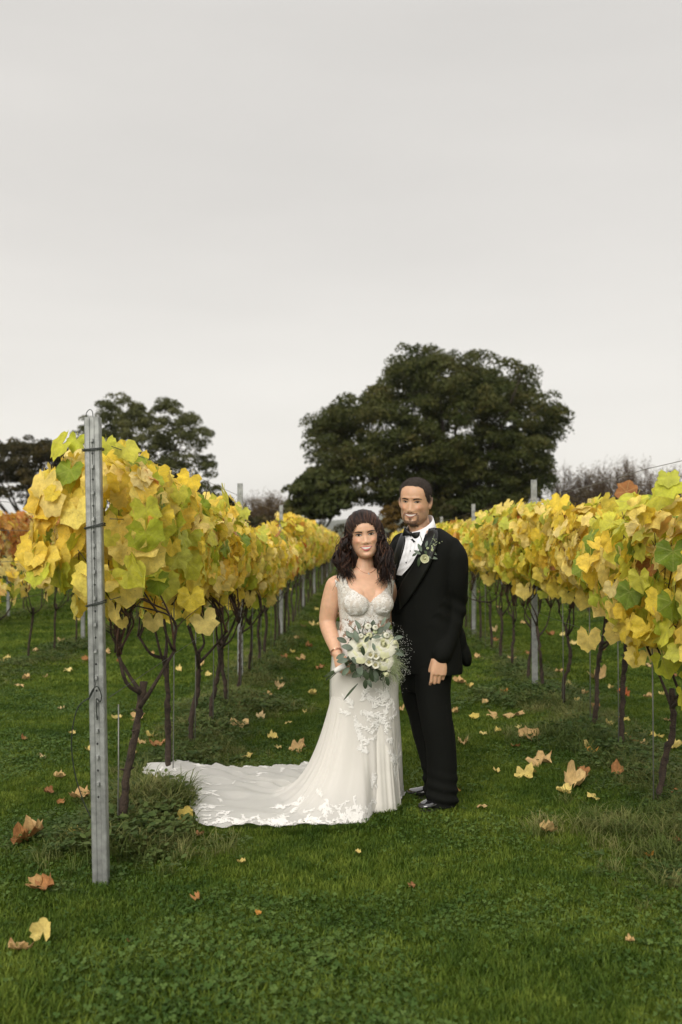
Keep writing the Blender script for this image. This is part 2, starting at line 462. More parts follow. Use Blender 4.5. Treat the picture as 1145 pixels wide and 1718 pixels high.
def herb_mesh(name, rng, nl, rad, h, size, mat, trifoil=False):
    mb = MB()
    for _ in range(nl):
        a = rng.rand() * 6.283; rr = rad * math.sqrt(rng.rand()); zz = h * (.4 + .6 * rng.rand())
        c = np.array([rr * math.cos(a), rr * math.sin(a), zz])
        n = Vector((rng.randn() * .35, rng.randn() * .35, 1)).normalized()
        Mx = n.to_track_quat('Z', 'Y').to_matrix()
        k = 3 if trifoil else 1
        off = rng.rand() * 6.283
        for j in range(k):
            t = off + j * 2.094
            s = size * (.7 + .6 * rng.rand())
            e1 = np.array(Mx @ Vector((math.cos(t), math.sin(t), .12))) * s
            e2 = np.array(Mx @ Vector((-math.sin(t), math.cos(t), 0))) * s * (.5 if trifoil else .32)
            v = [c, c + e1 * .45 - e2, c + e1 * .95 - e2 * .65, c + e1, c + e1 * .95 + e2 * .65, c + e1 * .45 + e2]
            mb.add(v, [(0, 1, 2, 3), (0, 3, 4, 5)])
        # stalk
        mb.add([[c[0] * .5, c[1] * .5, -.01], [c[0] * .5 + .0012, c[1] * .5, -.01], c], [(0, 1, 2)])
    return mb.mesh(name, mat)
rng = np.random.RandomState(5)
src = bpy.data.collections.new('grass_sources')
def add_src(me):
    o = bpy.data.objects.new('grass_tuft_%02d' % len(src.objects), me); src.objects.link(o)
for i in range(5): add_src(tuft_mesh('tuft', rng, 16, .034, .052, .0034, .55, M_gr))            # 0-4 lawn
for i in range(2): add_src(herb_mesh('clover', rng, 6, .045, .036, .0075, M_clov, True))          # 5-6
for i in range(3): add_src(tuft_mesh('long', rng, 20, .05, .17, .004, .8, M_long, 1.1))         # 7-9
for i in range(2): add_src(herb_mesh('herb', rng, 22, .08, .09, .028, M_weed))                  # 10-11
for i in range(2): add_src(tuft_mesh('far', rng, 22, .09, .06, .010, .5, M_gr))                 # 12-13

def scatter(name, P, rz, sc, kind, label):
    me = bpy.data.meshes.new(name)
    me.from_pydata(P.tolist(), [], [])
    for n_, d in (('rz', rz), ('scl', sc)):
        a = me.attributes.new(n_, 'FLOAT', 'POINT'); a.data.foreach_set('value', d.astype(np.float32))
    a = me.attributes.new('kindidx', 'INT', 'POINT'); a.data.foreach_set('value', kind.astype(np.int32))
    o = link(name, me)
    ng = bpy.data.node_groups.new(name + '_nodes', 'GeometryNodeTree')
    ng.interface.new_socket('Geometry', in_out='INPUT', socket_type='NodeSocketGeometry')
    ng.interface.new_socket('Geometry', in_out='OUTPUT', socket_type='NodeSocketGeometry')
    N, L = ng.nodes, ng.links
    gi = N.new('NodeGroupInput'); go = N.new('NodeGroupOutput')
    ci = N.new('GeometryNodeCollectionInfo'); ci.inputs['Collection'].default_value = src
    ci.inputs['Separate Children'].default_value = True; ci.inputs['Reset Children'].default_value = True
    ip = N.new('GeometryNodeInstanceOnPoints'); ip.inputs['Pick Instance'].default_value = True
    def na(nm, ty):
        q = N.new('GeometryNodeInputNamedAttribute'); q.data_type = ty; q.inputs['Name'].default_value = nm; return q
    a1, a2, a3 = na('rz', 'FLOAT'), na('scl', 'FLOAT'), na('kindidx', 'INT')
    cx = N.new('ShaderNodeCombineXYZ'); L.new(a1.outputs[0], cx.inputs['Z'])
    L.new(gi.outputs[0], ip.inputs['Points']); L.new(ci.outputs[0], ip.inputs['Instance'])
    L.new(a3.outputs[0], ip.inputs['Instance Index'])
    L.new(cx.outputs[0], ip.inputs['Rotation']); L.new(a2.outputs[0], ip.inputs['Scale'])
    L.new(ip.outputs[0], go.inputs[0])
    md = o.modifiers.new('grass', 'NODES'); md.node_group = ng
    tag(o, label, 'grass', kind='stuff')
    return o

# the outline of the train on the ground (used for the dress too); photo pixels -> ground points
HEM = [(0, 676, 1343), (-40, 670, 1356), (-70, 642, 1367), (-88, 624, 1375), (-98, 616, 1390), (-110, 560, 1396), (-125, 470, 1400), (-140, 392, 1405),
       (-150, 336, 1408), (-160, 318, 1383), (-170, 311, 1352), (-176, 280, 1345), (180, 238, 1326), (172, 246, 1311), (160, 300, 1303), (150, 360, 1308), (135, 430, 1306),
       (110, 540, 1296), (80, 620, 1300), (40, 662, 1322)]
HEMG = np.array([[*list(ground_at(p, q))[:2]] for _, p, q in HEM])
def inside(poly, x, y):
    r = np.zeros(len(x), bool); n = len(poly)
    for i in range(n):
        x1, y1 = poly[i]; x2, y2 = poly[(i + 1) % n]
        c = ((y1 > y) != (y2 > y)) & (x < (x2 - x1) * (y - y1) / (y2 - y1 + 1e-12) + x1)
        r ^= c
    return r
hc = HEMG.mean(0)
HEM_IN = hc + (HEMG - hc) * .945

def pts_band(rng, y0, y1, dens, k=.38, m=.7):
    A = k * (y1 ** 2 - y0 ** 2) + 2 * m * (y1 - y0)
    n = int(A * dens)
    y = y0 + (y1 - y0) * rng.rand(int(n * 2.6)); wmax = k * y1 + m
    x = (rng.rand(len(y)) * 2 - 1) * wmax
    ok = np.abs(x) < k * y + m
    return x[ok][:n], y[ok][:n]
rng = np.random.RandomState(11)
PX, PY, SC, KD = [], [], [], []
for (y0, y1, dens, s, far) in ((2.3, 4.2, 3300, 1.0, 0), (4.2, 6.5, 2300, .98, 0), (6.5, 10, 1300, 1.05, 0), (10, 18, 380, .95, 1), (18, 46, 60, 1.5, 1)):
    x, y = pts_band(rng, y0, y1, dens)
    PX.append(x); PY.append(y)
    nn = vnoise(np.stack([x, y], 1), 1.3, 9) + .5 * vnoise(np.stack([x, y], 1), 4.0, 19)
    s = np.where(y < 3.7, s * 1.22, s)
    SC.append(s * (.72 + .5 * rng.rand(len(x))) * (1 + .22 * nn))
    if far: KD.append(12 + rng.randint(0, 2, len(x)))
    else:
        k = rng.randint(0, 5, len(x))
        cl = rng.rand(len(x)) < np.clip(.10 + .40 * (vnoise(np.stack([x, y], 1), 1.8, 21)), .02, .42)
        k[cl] = 5 + rng.randint(0, 2, cl.sum()); KD.append(k)
PX, PY, SC, KD = map(np.concatenate, (PX, PY, SC, KD))
ok = ~inside(HEM_IN, PX, PY)
PX, PY, SC, KD = PX[ok], PY[ok], SC[ok], KD[ok]
scatter('lawn_grass', np.stack([PX, PY, gz(PX, PY)], 1), rng.rand(len(PX)) * 6.283, SC, KD, 'short mown grass and clover between the vine rows')

def strip(rng, xr, y0, y1, dens, w=.24, herb=.35, s=1.0):
    n = int((y1 - y0) * dens); y = y0 + (y1 - y0) * rng.rand(n); x = xr + rng.randn(n) * w
    k = np.where(rng.rand(n) < herb + .3 * vnoise(np.stack([x, y], 1), 1.2, 33), 10 + rng.randint(0, 2, n), 7 + rng.randint(0, 3, n))
    sc = s * (.4 + .75 * rng.rand(n)) * np.clip(1.05 - np.abs(x - xr) / .9, .3, 1) * np.clip(.85 + .5 * vnoise(np.stack([x, y], 1), 1.5, 5), .35, 1.4)
    return x, y, sc, k
S = [strip(rng, ROW_L, 4.5, 12, 430), strip(rng, ROW_L, 12, 45, 60, s=1.2), strip(rng, ROW_R, 3.3, 12, 430), strip(rng, ROW_R, 12, 45, 60, s=1.2),
     strip(rng, -3.85, 9.3, 14, 260, .3, .6), strip(rng, -3.85, 14, 45, 40, s=1.3), strip(rng, -6.5, 15, 45, 40, .3, s=1.3), strip(rng, 4.45, 9, 45, 45, .3, s=1.2)]
x, y, sc, k = [np.concatenate([s[i] for s in S]) for i in range(4)]
# extra clumps: around the end post, round the tuft in front of the train's tip
def clump(px, py, n, w, s, kinds):
    gpt = ground_at(px, py)
    return (gpt.x + rng.randn(n) * w, gpt.y + rng.randn(n) * w * .8, s * (.6 + .6 * rng.rand(n)), rng.choice(kinds, n))
CL = [clump(278, 1368, 130, .11, 1.25, [7, 8, 9]), clump(215, 1430, 130, .2, .75, [7, 8, 9, 10]), clump(1090, 1400, 170, .25, .95, [7, 8, 9]), clump(170, 1492, 24, .13, .30, [7, 10, 11]),
      clump(1125, 1470, 80, .2, .7, [7, 8, 10]), clump(400, 1195, 150, .3, 1.0, [10, 11, 7]), clump(870, 1180, 170, .35, 1.0, [10, 11, 8]), clump(960, 1250, 130, .25, 1.0, [7, 8, 9, 10])]
x = np.concatenate([x] + [c[0] for c in CL]); y = np.concatenate([y] + [c[1] for c in CL])
sc = np.concatenate([sc] + [c[2] for c in CL]); k = np.concatenate([k] + [c[3] for c in CL])
ok = ~inside(HEMG, x, y)
# blades leaning over the edge of the gown
ej = rng.randint(0, len(HEMG), 1100); et = rng.rand(1100); e0 = HEMG[ej]; e1 = HEMG[(ej + 1) % len(HEMG)]
ep = e0 + (e1 - e0) * et[:, None]; od = ep - hc; od /= np.linalg.norm(od, axis=1)[:, None]; ep = ep + od * (.008 + .03 * rng.rand(1100))[:, None]
x = np.concatenate([x[ok], ep[:, 0]]); y = np.concatenate([y[ok], ep[:, 1]]); sc = np.concatenate([sc[ok], .85 + .6 * rng.rand(1100)]); k = np.concatenate([k[ok], rng.randint(0, 5, 1100)]); ok = np.ones(len(x), bool)
x, y, sc, k = x[ok], y[ok], sc[ok], k[ok]
scatter('long_grass', np.stack([x, y, gz(x, y)], 1), rng.rand(len(x)) * 6.283, sc, k, 'longer tussocky grass and weeds in strips under the vines')

# ------------------------------------------------------------------ far hills
def ridge(name, y, x0, x1, hf, mat, depth, label, n=120):
    xx = np.linspace(x0, x1, n); v = []
    prof = [(0, 0), (.25, .55), (.6, .92), (1, 1.0), (1.5, .6), (2.2, 0)]
    for d, q in prof:
        z = np.array([hf(a) for a in xx]) * q - (1.0 if q == 0 else 0)
        v.append(np.stack([xx, np.full(n, y + d * depth), z], 1))
    o = MB().add(np.concatenate(v), grid_faces(len(prof), n)).build(name, mat)
    tag(o, label, kind='structure'); return o
M_hill = pmat('hill_fields', (.075, .085, .05), .95, var=.5, vscale=.006)
ridge('hills', 2600, -4000, 4000, lambda a: 62 + 22 * math.sin(a * .0011 + .4) + 9 * math.sin(a * .0043) + 4 * math.sin(a * .013), M_hill, 500, 'low far hills fading blue grey beyond the trees')
M_wood = pmat('far_wood', (.05, .055, .03), 1.0, var=.4, vscale=.05)
def woodh(a): return 7.5 + 2.2 * math.sin(a * .021) + 1.5 * math.sin(a * .067 + 1) + 1.1 * math.sin(a * .19)
ridge('wooded_rise', 420, -500, 500, woodh, M_wood, 30, 'distant dark tree line at the foot of the hills', 400)

# ------------------------------------------------------------------ trees
def crown_mat(name, cols, trans=.25):
    m, N, L, b = new_mat(name)
    at_ = N.new('ShaderNodeAttribute'); at_.attribute_name = 'rnd'
    geo = N.new('ShaderNodeNewGeometry')
    n = N.new('ShaderNodeTexNoise'); n.inputs['Scale'].default_value = .45; n.inputs['Detail'].default_value = 3
    L.new(geo.outputs['Position'], n.inputs['Vector'])
    a = N.new('ShaderNodeMath'); a.operation = 'MULTIPLY_ADD'; a.inputs[1].default_value = .5
    L.new(at_.outputs['Fac'], a.inputs[0])
    mr = N.new('ShaderNodeMapRange'); mr.inputs['From Min'].default_value = .35; mr.inputs['From Max'].default_value = .65; mr.inputs['To Max'].default_value = .5
    L.new(n.outputs['Fac'], mr.inputs['Value']); L.new(mr.outputs[0], a.inputs[2])
    r = N.new('ShaderNodeValToRGB'); L.new(a.outputs[0], r.inputs[0])
    e = r.color_ramp.elements
    e[0].position = 0; e[0].color = (*cols[0], 1); e[1].position = 1; e[1].color = (*cols[-1], 1)
    for i in range(1, len(cols) - 1):
        q = e.new(i / (len(cols) - 1)); q.color = (*cols[i], 1)
    L.new(r.outputs[0], b.inputs['Base Color']); b.inputs['Roughness'].default_value = .6; b.inputs['Specular IOR Level'].default_value = .15
    t = N.new('ShaderNodeBsdfTranslucent'); L.new(r.outputs[0], t.inputs['Color'])
    mx = N.new('ShaderNodeMixShader'); mx.inputs[0].default_value = trans; L.new(b.outputs[0], mx.inputs[1]); L.new(t.outputs[0], mx.inputs[2])
    L.new(mx.outputs[0], N['Material Output'].inputs['Surface'])
    return m
M_oak = crown_mat('oak_leaves', [(.030, .042, .010), (.048, .060, .015), (.078, .082, .022), (.125, .100, .030)])
M_tree2 = crown_mat('tree_leaves_green', [(.055, .064, .022), (.09, .096, .033), (.14, .135, .048)])
M_tree3 = crown_mat('tree_leaves_dark', [(.030, .032, .012), (.05, .045, .016), (.10, .07, .022)])
M_bush = crown_mat('bush_leaves_brown', [(.07, .045, .012), (.12, .075, .018), (.17, .10, .025)])
M_bush2 = crown_mat('scrub_leaves', [(.05, .042, .022), (.085, .065, .035), (.12, .085, .045)])
M_twig = crown_mat('bare_twigs', [(.08, .06, .045), (.12, .09, .07), (.15, .115, .085)], trans=0)

def leaf_cloud(mb, rng, centers, radii, nper, size, sq=(1, 1, .8)):
    V, F, A = [], [], []
    for c, r, n in zip(centers, radii, nper):
        d = rng.randn(n, 3); d /= np.linalg.norm(d, axis=1)[:, None]
        d[:, 2] = np.where(d[:, 2] < -.25, -d[:, 2], d[:, 2])
        rad = r * (.55 + .5 * rng.rand(n) ** .6)
        p = c + d * rad[:, None] * np.array(sq)
        nr = d + rng.randn(n, 3) * .7; nr /= np.linalg.norm(nr, axis=1)[:, None]
        t = np.cross(nr, rng.randn(n, 3)); t /= np.linalg.norm(t, axis=1)[:, None]
        b = np.cross(nr, t)
        s = size * (.6 + .8 * rng.rand(n))[:, None]
        q = np.stack([p - t * s * .5, p - b * s * .3, p + t * s * .55, p + b * s * .32], 1)
        V.append(q.reshape(-1, 3)); A.append(np.repeat(np.clip(rng.rand(n) * .7 + rng.rand() * .3, 0, 1), 4))
    V = np.concatenate(V); k = len(V) // 4
    F = [(4 * i, 4 * i + 1, 4 * i + 2, 4 * i + 3) for i in range(k)]
    mb.add(V, F); mb.a[-1] = np.concatenate(A)

def poly_tree(name, poly, d, depth, trunk_px, base_h, nblob, rb, nleaf, size, mat, label, cat, seed, limbs=14, trunk_r=.35, holes=(), lower=0.0):
    """crown filling the outline (photo pixels read at distance d), trunk and limbs underneath"""
    rng = np.random.RandomState(seed)
    P3 = [at(px, py, d) for px, py in poly]
    pl = np.array([[p.x, p.z] for p in P3]); mn, mxx = pl.min(0), pl.max(0)
    cxz = (mn + mxx) / 2; ext = (mxx - mn) / 2
    cs = []
    tries = 0
    H3 = [(at(hx, hy, d), hr * d / FPX) for hx, hy, hr in holes]
    while len(cs) < nblob and tries < 60000:
        tries += 1
        q = mn + (mxx - mn) * rng.rand(2)
        r = rb * (.5 + .7 * rng.rand() * rng.rand() + .15)
        ang = [(q[0] + r * .75 * math.cos(a), q[1] + r * .6 * math.sin(a)) for a in np.linspace(0, 6.28, 7)[:-1]]
        if not inside(pl, np.array([a[0] for a in ang]), np.array([a[1] for a in ang])).all(): continue
        if any((q[0] - h.x) ** 2 + (q[1] - h.z) ** 2 < (hr + r * .25) ** 2 for h, hr in H3): continue
        rel = (q - cxz) / ext
        dd = depth * math.sqrt(max(0.05, 1 - min(1, (rel ** 2).sum() * .8)))
        yy = d + (rng.rand() * 2 - 1) * dd
        cs.append((q[0], yy, q[1], r))
    cs = np.array(cs)
    base = at(trunk_px, 900, d); bx = base.x
    root = empty(name, (bx, d, 0)); tag(root, label, cat)
    off = np.array([bx, d, 0])
    mb = MB(); leaf_cloud(mb, rng, cs[:, :3] - off, cs[:, 3], np.maximum(8, (nleaf * cs[:, 3] ** 2 / (cs[:, 3] ** 2).sum()).astype(int)), size)
    cr = mb.build('crown', mat, root, smooth=False, attr=True); 
    tb = MB()
    top = np.array([rng.randn() * .2, 0, base_h])
    tube(tb, smooth_path([[0, 0, -.2], [trunk_r * .2, 0, base_h * .5], top], 8), [trunk_r * 1.35, trunk_r, trunk_r * .85], 12)
    tr = tb.build('trunk', M_treebark, root)
    idx = rng.permutation(len(cs))[:limbs]
    for j in idx:
        lb = MB()
        tgt = cs[j, :3] - off
        mid = top * .45 + tgt * .55 + np.array([0, 0, -.12 * np.linalg.norm(tgt - top)])
        mid = np.array([mid[0], mid[1], mid[2]])
        tube(lb, smooth_path([top * .92, mid, tgt], 9), [trunk_r * .5, trunk_r * .22, trunk_r * .06], 6)
        lb.build('limb', M_treebark, root)
    return root

OAK = [(503, 742), (512, 700), (540, 684), (575, 678), (606, 660), (636, 640), (640, 606), (670, 594), (706, 588), (752, 596), (765, 604), (800, 606), (850, 618), (885, 632), (905, 660), (925, 680), (948, 692), (962, 720), (940, 742),
       (930, 770), (938, 800), (918, 832), (875, 866), (820, 884), (760, 892), (705, 890), (655, 862), (600, 856), (560, 856), (520, 800), (512, 765)]
poly_tree('oak_tree', OAK, 62, 6.5, 742, 3.2, 1250, .80, 165000, .175, M_oak, 'big round dark green and russet oak behind the groom', 'tree', 3, 26, .55,
          holes=[(596, 746, 10), (645, 738, 9), (655, 724, 5), (600, 712, 4), (700, 722, 4), (835, 655, 4), (612, 815, 7), (642, 780, 4), (588, 700, 4), (650, 806, 6), (585, 822, 5), (632, 822, 6), (735, 724, 5), (785, 722, 4), (672, 700, 3)])
poly_tree('dark_tree', [(478, 826), (500, 800), (520, 785), (560, 792), (590, 800), (598, 840), (576, 872), (500, 885), (470, 880)], 58, 2.2, 530, 1.4, 70, .7, 12000, .24, M_oak,
          'low dark tree under the left edge of the big oak', 'tree', 4, 7, .25)
poly_tree('brown_bush', [(632, 880), (640, 850), (660, 838), (700, 834), (722, 850), (730, 905), (630, 905)], 52, 1.4, 676, .5, 40, .42, 9000, .16, M_bush,
          'rust brown leafy bush just left of the groom\'s head', 'bush', 5, 6, .1)
poly_tree('leafy_tree', [(120, 745), (135, 708), (165, 684), (195, 664), (215, 662), (232, 672), (250, 690), (275, 672), (300, 668), (318, 690), (345, 706), (368, 738), (362, 775), (372, 800), (384, 842), (340, 850), (300, 846), (240, 850), (160, 850), (130, 800)],
          56, 3.2, 232, 2.2, 520, .42, 46000, .13, M_tree2, 'loose green tree with a ragged outline behind the end post', 'tree', 6, 22, .3,
          holes=[(333, 728, 5), (350, 760, 6), (340, 800, 7), (322, 760, 4), (254, 690, 5), (355, 812, 8)])
poly_tree('dark_tree', [(-60, 760), (-20, 742), (10, 738), (45, 741), (75, 730), (98, 736), (130, 745), (150, 780), (150, 840), (110, 862), (60, 868), (20, 840), (-60, 838)],
          60, 3.5, 60, 2.0, 340, .52, 36000, .15, M_tree3, 'broad dark tree at the left side of the photo behind the orange vines', 'tree', 7, 14, .3,
          holes=[(30, 822, 10), (58, 835, 10), (8, 815, 7), (48, 800, 5)])
poly_tree('round_bush', [(368, 842), (378, 826), (392, 832), (400, 880), (372, 885)], 50, .6, 384, .3, 10, .35, 2500, .14, M_tree3, 'small dark bush right beside the loose green tree', 'bush', 8, 3, .06)

# bare thickets: fans of fine twigs
def thicket(name, px0, px1, tops, d, label, seed, nstem=26, mat=None, cat='shrub', leafy=0, group=None, reach=1.0):
    rng = np.random.RandomState(seed)
    c = at((px0 + px1) / 2, 906, d)
    root = empty(name, (c.x, d, 0)); tag(root, label, cat, group)
    x0, x1 = at(px0, 900, d).x - c.x, at(px1, 900, d).x - c.x
    tw = MB()
    tips = []
    for i in range(nstem):
        u = rng.rand(); x = x0 + (x1 - x0) * (.1 + .8 * u)
        ux = x0 + (x1 - x0) * min(1, max(0, u + rng.randn() * .08))
        pyt = np.interp(u, np.linspace(0, 1, len(tops)), tops)
        h = at(572, pyt, d).z * (.75 + .25 * rng.rand())
        y = rng.randn() * 1.0
        p = smooth_path([[x, y, -.1], [x * .6 + ux * .4 + rng.randn() * .1, y, h * .45], [ux + rng.randn() * .25, y + rng.randn() * .3, h]], 8)
        st = MB(); tube(st, p, [.05, .02, .006], 4, a=rng.rand()); st.build('stem', M_twig, root, attr=True)
        for k in range(26):
            t = .2 + .75 * rng.rand(); q = p[int(t * 7)]
            L_ = h * .28 * (1.2 - t) * reach + .25
            dv = np.array([rng.randn() * .5, rng.randn() * .5, .6 + rng.rand()]); dv /= np.linalg.norm(dv)
            e = q + dv * L_ * (.6 + .6 * rng.rand())
            tube(tw, [q, (q + e) / 2 + rng.randn(3) * .04, e], [.017, .012, .007], 3, cap=False, a=rng.rand())
            for kk in range(4):
                m_ = q + (e - q) * rng.rand(); e2 = m_ + (dv + rng.randn(3) * .6) * .3
                tube(tw, [m_, (m_ + e2) / 2, e2], [.010, .008, .005], 3, cap=False, a=rng.rand())
                tips.append(e2)
    t1 = tw.build('twigs', M_twig, root, attr=True); t1['kind'] = 'stuff'
    if leafy:
        tips = np.array(tips); mb = MB()
        leaf_cloud(mb, rng, tips, np.full(len(tips), .22), np.full(len(tips), leafy), .085)
        l = mb.build('leaves', mat or M_bush, root, smooth=False, attr=True); l['kind'] = 'stuff'
    return root
thicket('bare_birch', 925, 972, [775, 758, 770], 72, 'thin bare birch against the sky right of the oak', 21, 9, cat='tree', reach=.9)
thicket('bare_shrub', 925, 1010, [806, 790, 786, 788], 66, 'brown bare shrub nearest the oak in the right thicket', 22, 34, leafy=3)
thicket('bare_shrub', 985, 1070, [782, 770, 762, 772], 64, 'tallest brown bare shrub in the middle of the right thicket', 23, 38, leafy=3)
thicket('bare_shrub', 1050, 1130, [768, 764, 772, 780], 66, 'grey bare shrub with feathery top in the right thicket', 24, 38, leafy=2)
thicket('bare_shrub', 1110, 1210, [776, 782, 786, 780], 65, 'grey bare shrub ending the right thicket at the photo edge', 25, 34, leafy=2)
thicket('bare_shrub', 385, 440, [850, 832, 826, 834], 70, 'grey brown bare shrub behind the second steel post', 26, 26, leafy=3)
thicket('bare_shrub', 425, 490, [834, 826, 824, 836], 68, 'brown bare shrub next to the low dark tree', 27, 28, leafy=4)
thicket('bare_shrub', 80, 130, [735, 714, 722, 740], 58, 'thin russet bare shrub rising behind the dark left tree', 28, 8, leafy=2, mat=M_bush)

# low hedge at the field's end
def hedge(name, px0, px1, pyt, d, mat, label, seed):
    rng = np.random.RandomState(seed)
    a, b = at(px0, 900, d).x, at(px1, 900, d).x; h = at(572, pyt, d).z
    root = empty(name, ((a + b) / 2, d, 0)); tag(root, label, 'hedge')
    n = int((b - a) * 3.2)
    cx = np.linspace(a, b, n) - (a + b) / 2 + rng.randn(n) * .2
    cs = np.stack([cx, rng.randn(n) * .5, h * (.35 + .45 * rng.rand(n))], 1)
    mb = MB(); leaf_cloud(mb, rng, cs, .35 + .35 * rng.rand(n), np.full(n, 110), .17)
    mb.build('leaves', mat, root, smooth=False, attr=True)['kind'] = 'stuff'
    st = MB()
    for q in cs[::4]: tube(st, [[q[0], q[1], -.1], [q[0] + .05, q[1], q[2] * .6], [q[0], q[1], q[2]]], [.05, .03, .01], 4)
    st.build('stems', M_treebark, root)['kind'] = 'stuff'
hedge('hedge', -60, 560, 858, 54, M_tree3, 'low dark hedge across the end of the field left of the couple', 31)
hedge('hedge', 735, 1250, 838, 56, M_tree3, 'low dark hedge across the end of the field right of the couple', 32)
hedge('hedge', 905, 1260, 800, 60, M_bush2, 'brown scrubby hedge under the bare shrubs at the right', 33)

# ------------------------------------------------------------------ damp autumn air
m, N, L, b = new_mat('haze_air'); N.remove(b)
pv = N.new('ShaderNodeVolumePrincipled'); pv.inputs['Color'].default_value = (.93, .94, .96, 1); pv.inputs['Density'].default_value = .00013; pv.inputs['Anisotropy'].default_value = .2
L.new(pv.outputs[0], N['Material Output'].inputs['Volume'])
hb = MB(); box(hb, (0, 1850, 66), (9000, 4500, 134.0)); hz = hb.build('haze', m, smooth=False); tag(hz, 'thin damp haze over the fields towards the hills', 'haze', kind='stuff')

# ================================================================== TRELLIS
def steel_post(px, d, x, h, label, lean=0.0, end=False, top_h=None, group=None):
    z0 = gz1(x, d)
    root = empty('steel_post', (x, d, z0)); tag(root, label, 'post', group)
    root.rotation_euler = (0, lean, 0)
    W, D = (.066, .05) if end else (.055, .04)
    t = .003
    mb = MB()
    # channel section: front face slightly hollow along the middle, two flanges with returned lips
    prof = [(-W / 2 + .014, D), (-W / 2 + .002, D - .002), (-W / 2, D * .5), (-W / 2, .004), (-W / 2 + .004, 0), (-.012, .0), (-.008, .0035), (.008, .0035), (.012, 0), (W / 2 - .004, 0), (W / 2, .004), (W / 2, D * .5), (W / 2 - .002, D - .002), (W / 2 - .014, D)]
    inner = [(p[0] * (1 - 2 * t / W), p[1] + (t if p[1] < D * .4 else (-t if p[1] > D * .7 else 0))) for p in prof]
    loop = prof + inner[::-1]; n = len(loop)
    zs = np.array([-.25, h * .3, h * .6, h])
    v = np.concatenate([[[p[0], p[1] - D / 2, z] for p in loop] for z in zs])
    f = grid_faces(len(zs), n, True) 
    k = len(prof)
    for e in (0, (len(zs) - 1) * n):
        for i in range(k - 1): f.append((e + i, e + i + 1, e + n - 2 - i, e + n - 1 - i))
    mb.add(v, f); mb.build('profile', M_steel, root, smooth=False)
    if end or d < 16:
        step = .056 if end else .09
        zz = np.arange(h - .10, .35, -step)
        for i, z in enumerate(zz):
            hb = MB()
            if i % 2 == 0:
                box(hb, (0, -D / 2 - .002, z), (.010, .012, .014)); box(hb, (0, -D / 2 - .009, z - .004), (.012, .005, .008))
                hb.build('hook', M_steel, root, smooth=False)
            else:
                ball(hb, (0, -D / 2 + .0022, z), (.004, .0022, .005), 8, 6); hb.build('hole', M_hole, root)
    else:
        for i, z in enumerate(np.arange(h - .06, h - .35, -.07)):
            hb = MB(); ball(hb, (0, -D / 2 + .002, z), (.006, .003, .009), 8, 6); hb.build('hole', M_hole, root)
    return root
end_post = steel_post(0, 4.24, -1.085, 1.985, 'galvanised steel end post nearest the camera at left row\'s end', lean=-.025, end=True)
def ring_pts(w, d_, z, tilt, n=26, r=.006):
    a = np.linspace(0, 2 * math.pi, n)
    return [[(w / 2 + r) * max(-1, min(1, 1.35 * math.cos(t))), (d_ / 2 + r) * max(-1, min(1, 1.35 * math.sin(t))), z + tilt * math.cos(t)] for t in a]
for z, tl in ((1.848, .004), (1.52, .012), (1.19, .013)):
    wb = MB(); tube(wb, ring_pts(.066, .05, z, tl), .0022, 6); tube(wb, ring_pts(.066, .05, z - .005, tl * .7), .0022, 6)
    wb.build('wire_tie', M_darkwire, end_post)
wb = MB(); tube(wb, smooth_path([[-.023, -.01, 1.975], [-.026, -.012, 2.0], [-.012, -.012, 2.018], [.001, -.012, 2.008], [.003, -.01, 1.972]], 20), .0018, 6); wb.build('wire_loop', M_darkwire, end_post)
wb = MB(); tube(wb, smooth_path([[.002, -.031, 1.88], [.003, -.03, 1.5], [.001, -.031, 1.1], [-.006, -.034, .86]], 16), .0016, 5); wb.build('slack_wire', M_darkwire, end_post)
# curl of spare wire
wb = MB()
tube(wb, smooth_path([[-.006, -.034, .88], [.0, -.045, .845], [-.02, -.045, .80], [-.028, -.045, .79], [-.008, -.05, .83], [.012, -.045, .84], [.026, -.042, .80], [.018, -.04, .775], [.004, -.04, .79], [.002, -.038, .74], [.004, -.034, .70]], 50), .0026, 6)
tube(wb, smooth_path([[-.02, -.045, .80], [-.075, -.05, .75], [-.105, -.04, .62], [-.1, -.02, .48], [-.07, -.01, .36], [-.035, -.01, .28]], 36), .0026, 6)
wb.build('wire_curl', M_darkwire, end_post)

posts = {ROW_L: [(10.0, 404, 1.99, 'steel post with drilled top, second along the left row'), (14.8, 472, 1.95, 'steel post with drilled top, third along the left row')],
         ROW_R: [(9.42, 897, 1.975, 'steel post with drilled top rising from leaves, nearest of the right row'), (14.7, 795, 1.95, 'slim steel post just right of the groom\'s shoulder')],
         -3.87: [(13.9, 140, 1.9, 'steel post partly behind the end post, in the second row leftwards')],
         -6.5: [(18.2, 14, 1.93, 'steel post among orange vines at the photo\'s left edge')]}
for xr, l in posts.items():
    for d, px, h, lab in l:
        x = at(px, 1000, d).x
        steel_post(px, d, x, h, lab, lean=random.Random(int(d * 10)).uniform(-.006, .006))
ORD = ['nearest', 'second', 'third', 'fourth', 'fifth', 'sixth', 'seventh', 'eighth', 'ninth', 'tenth', 'eleventh', 'twelfth']
RNAME = {ROW_L: 'the left row', ROW_R: 'the right row', -3.87: 'the second row leftwards', -6.5: 'the orange vine row', 4.45: 'the row behind the right row'}
BAYS = [4.2, 10, 14.8, 20.1, 25.4, 30.7, 36, 41.3, 60]
def bay(y, xr, what='small yellow leaved vine'):
    i = max(k for k, b in enumerate(BAYS) if b <= y + .01)
    n = int((y - BAYS[i]) / .98)
    return '%s, %s past the %s steel post of %s' % (what, ORD[n], ORD[i].replace('nearest', 'first'), RNAME[xr])
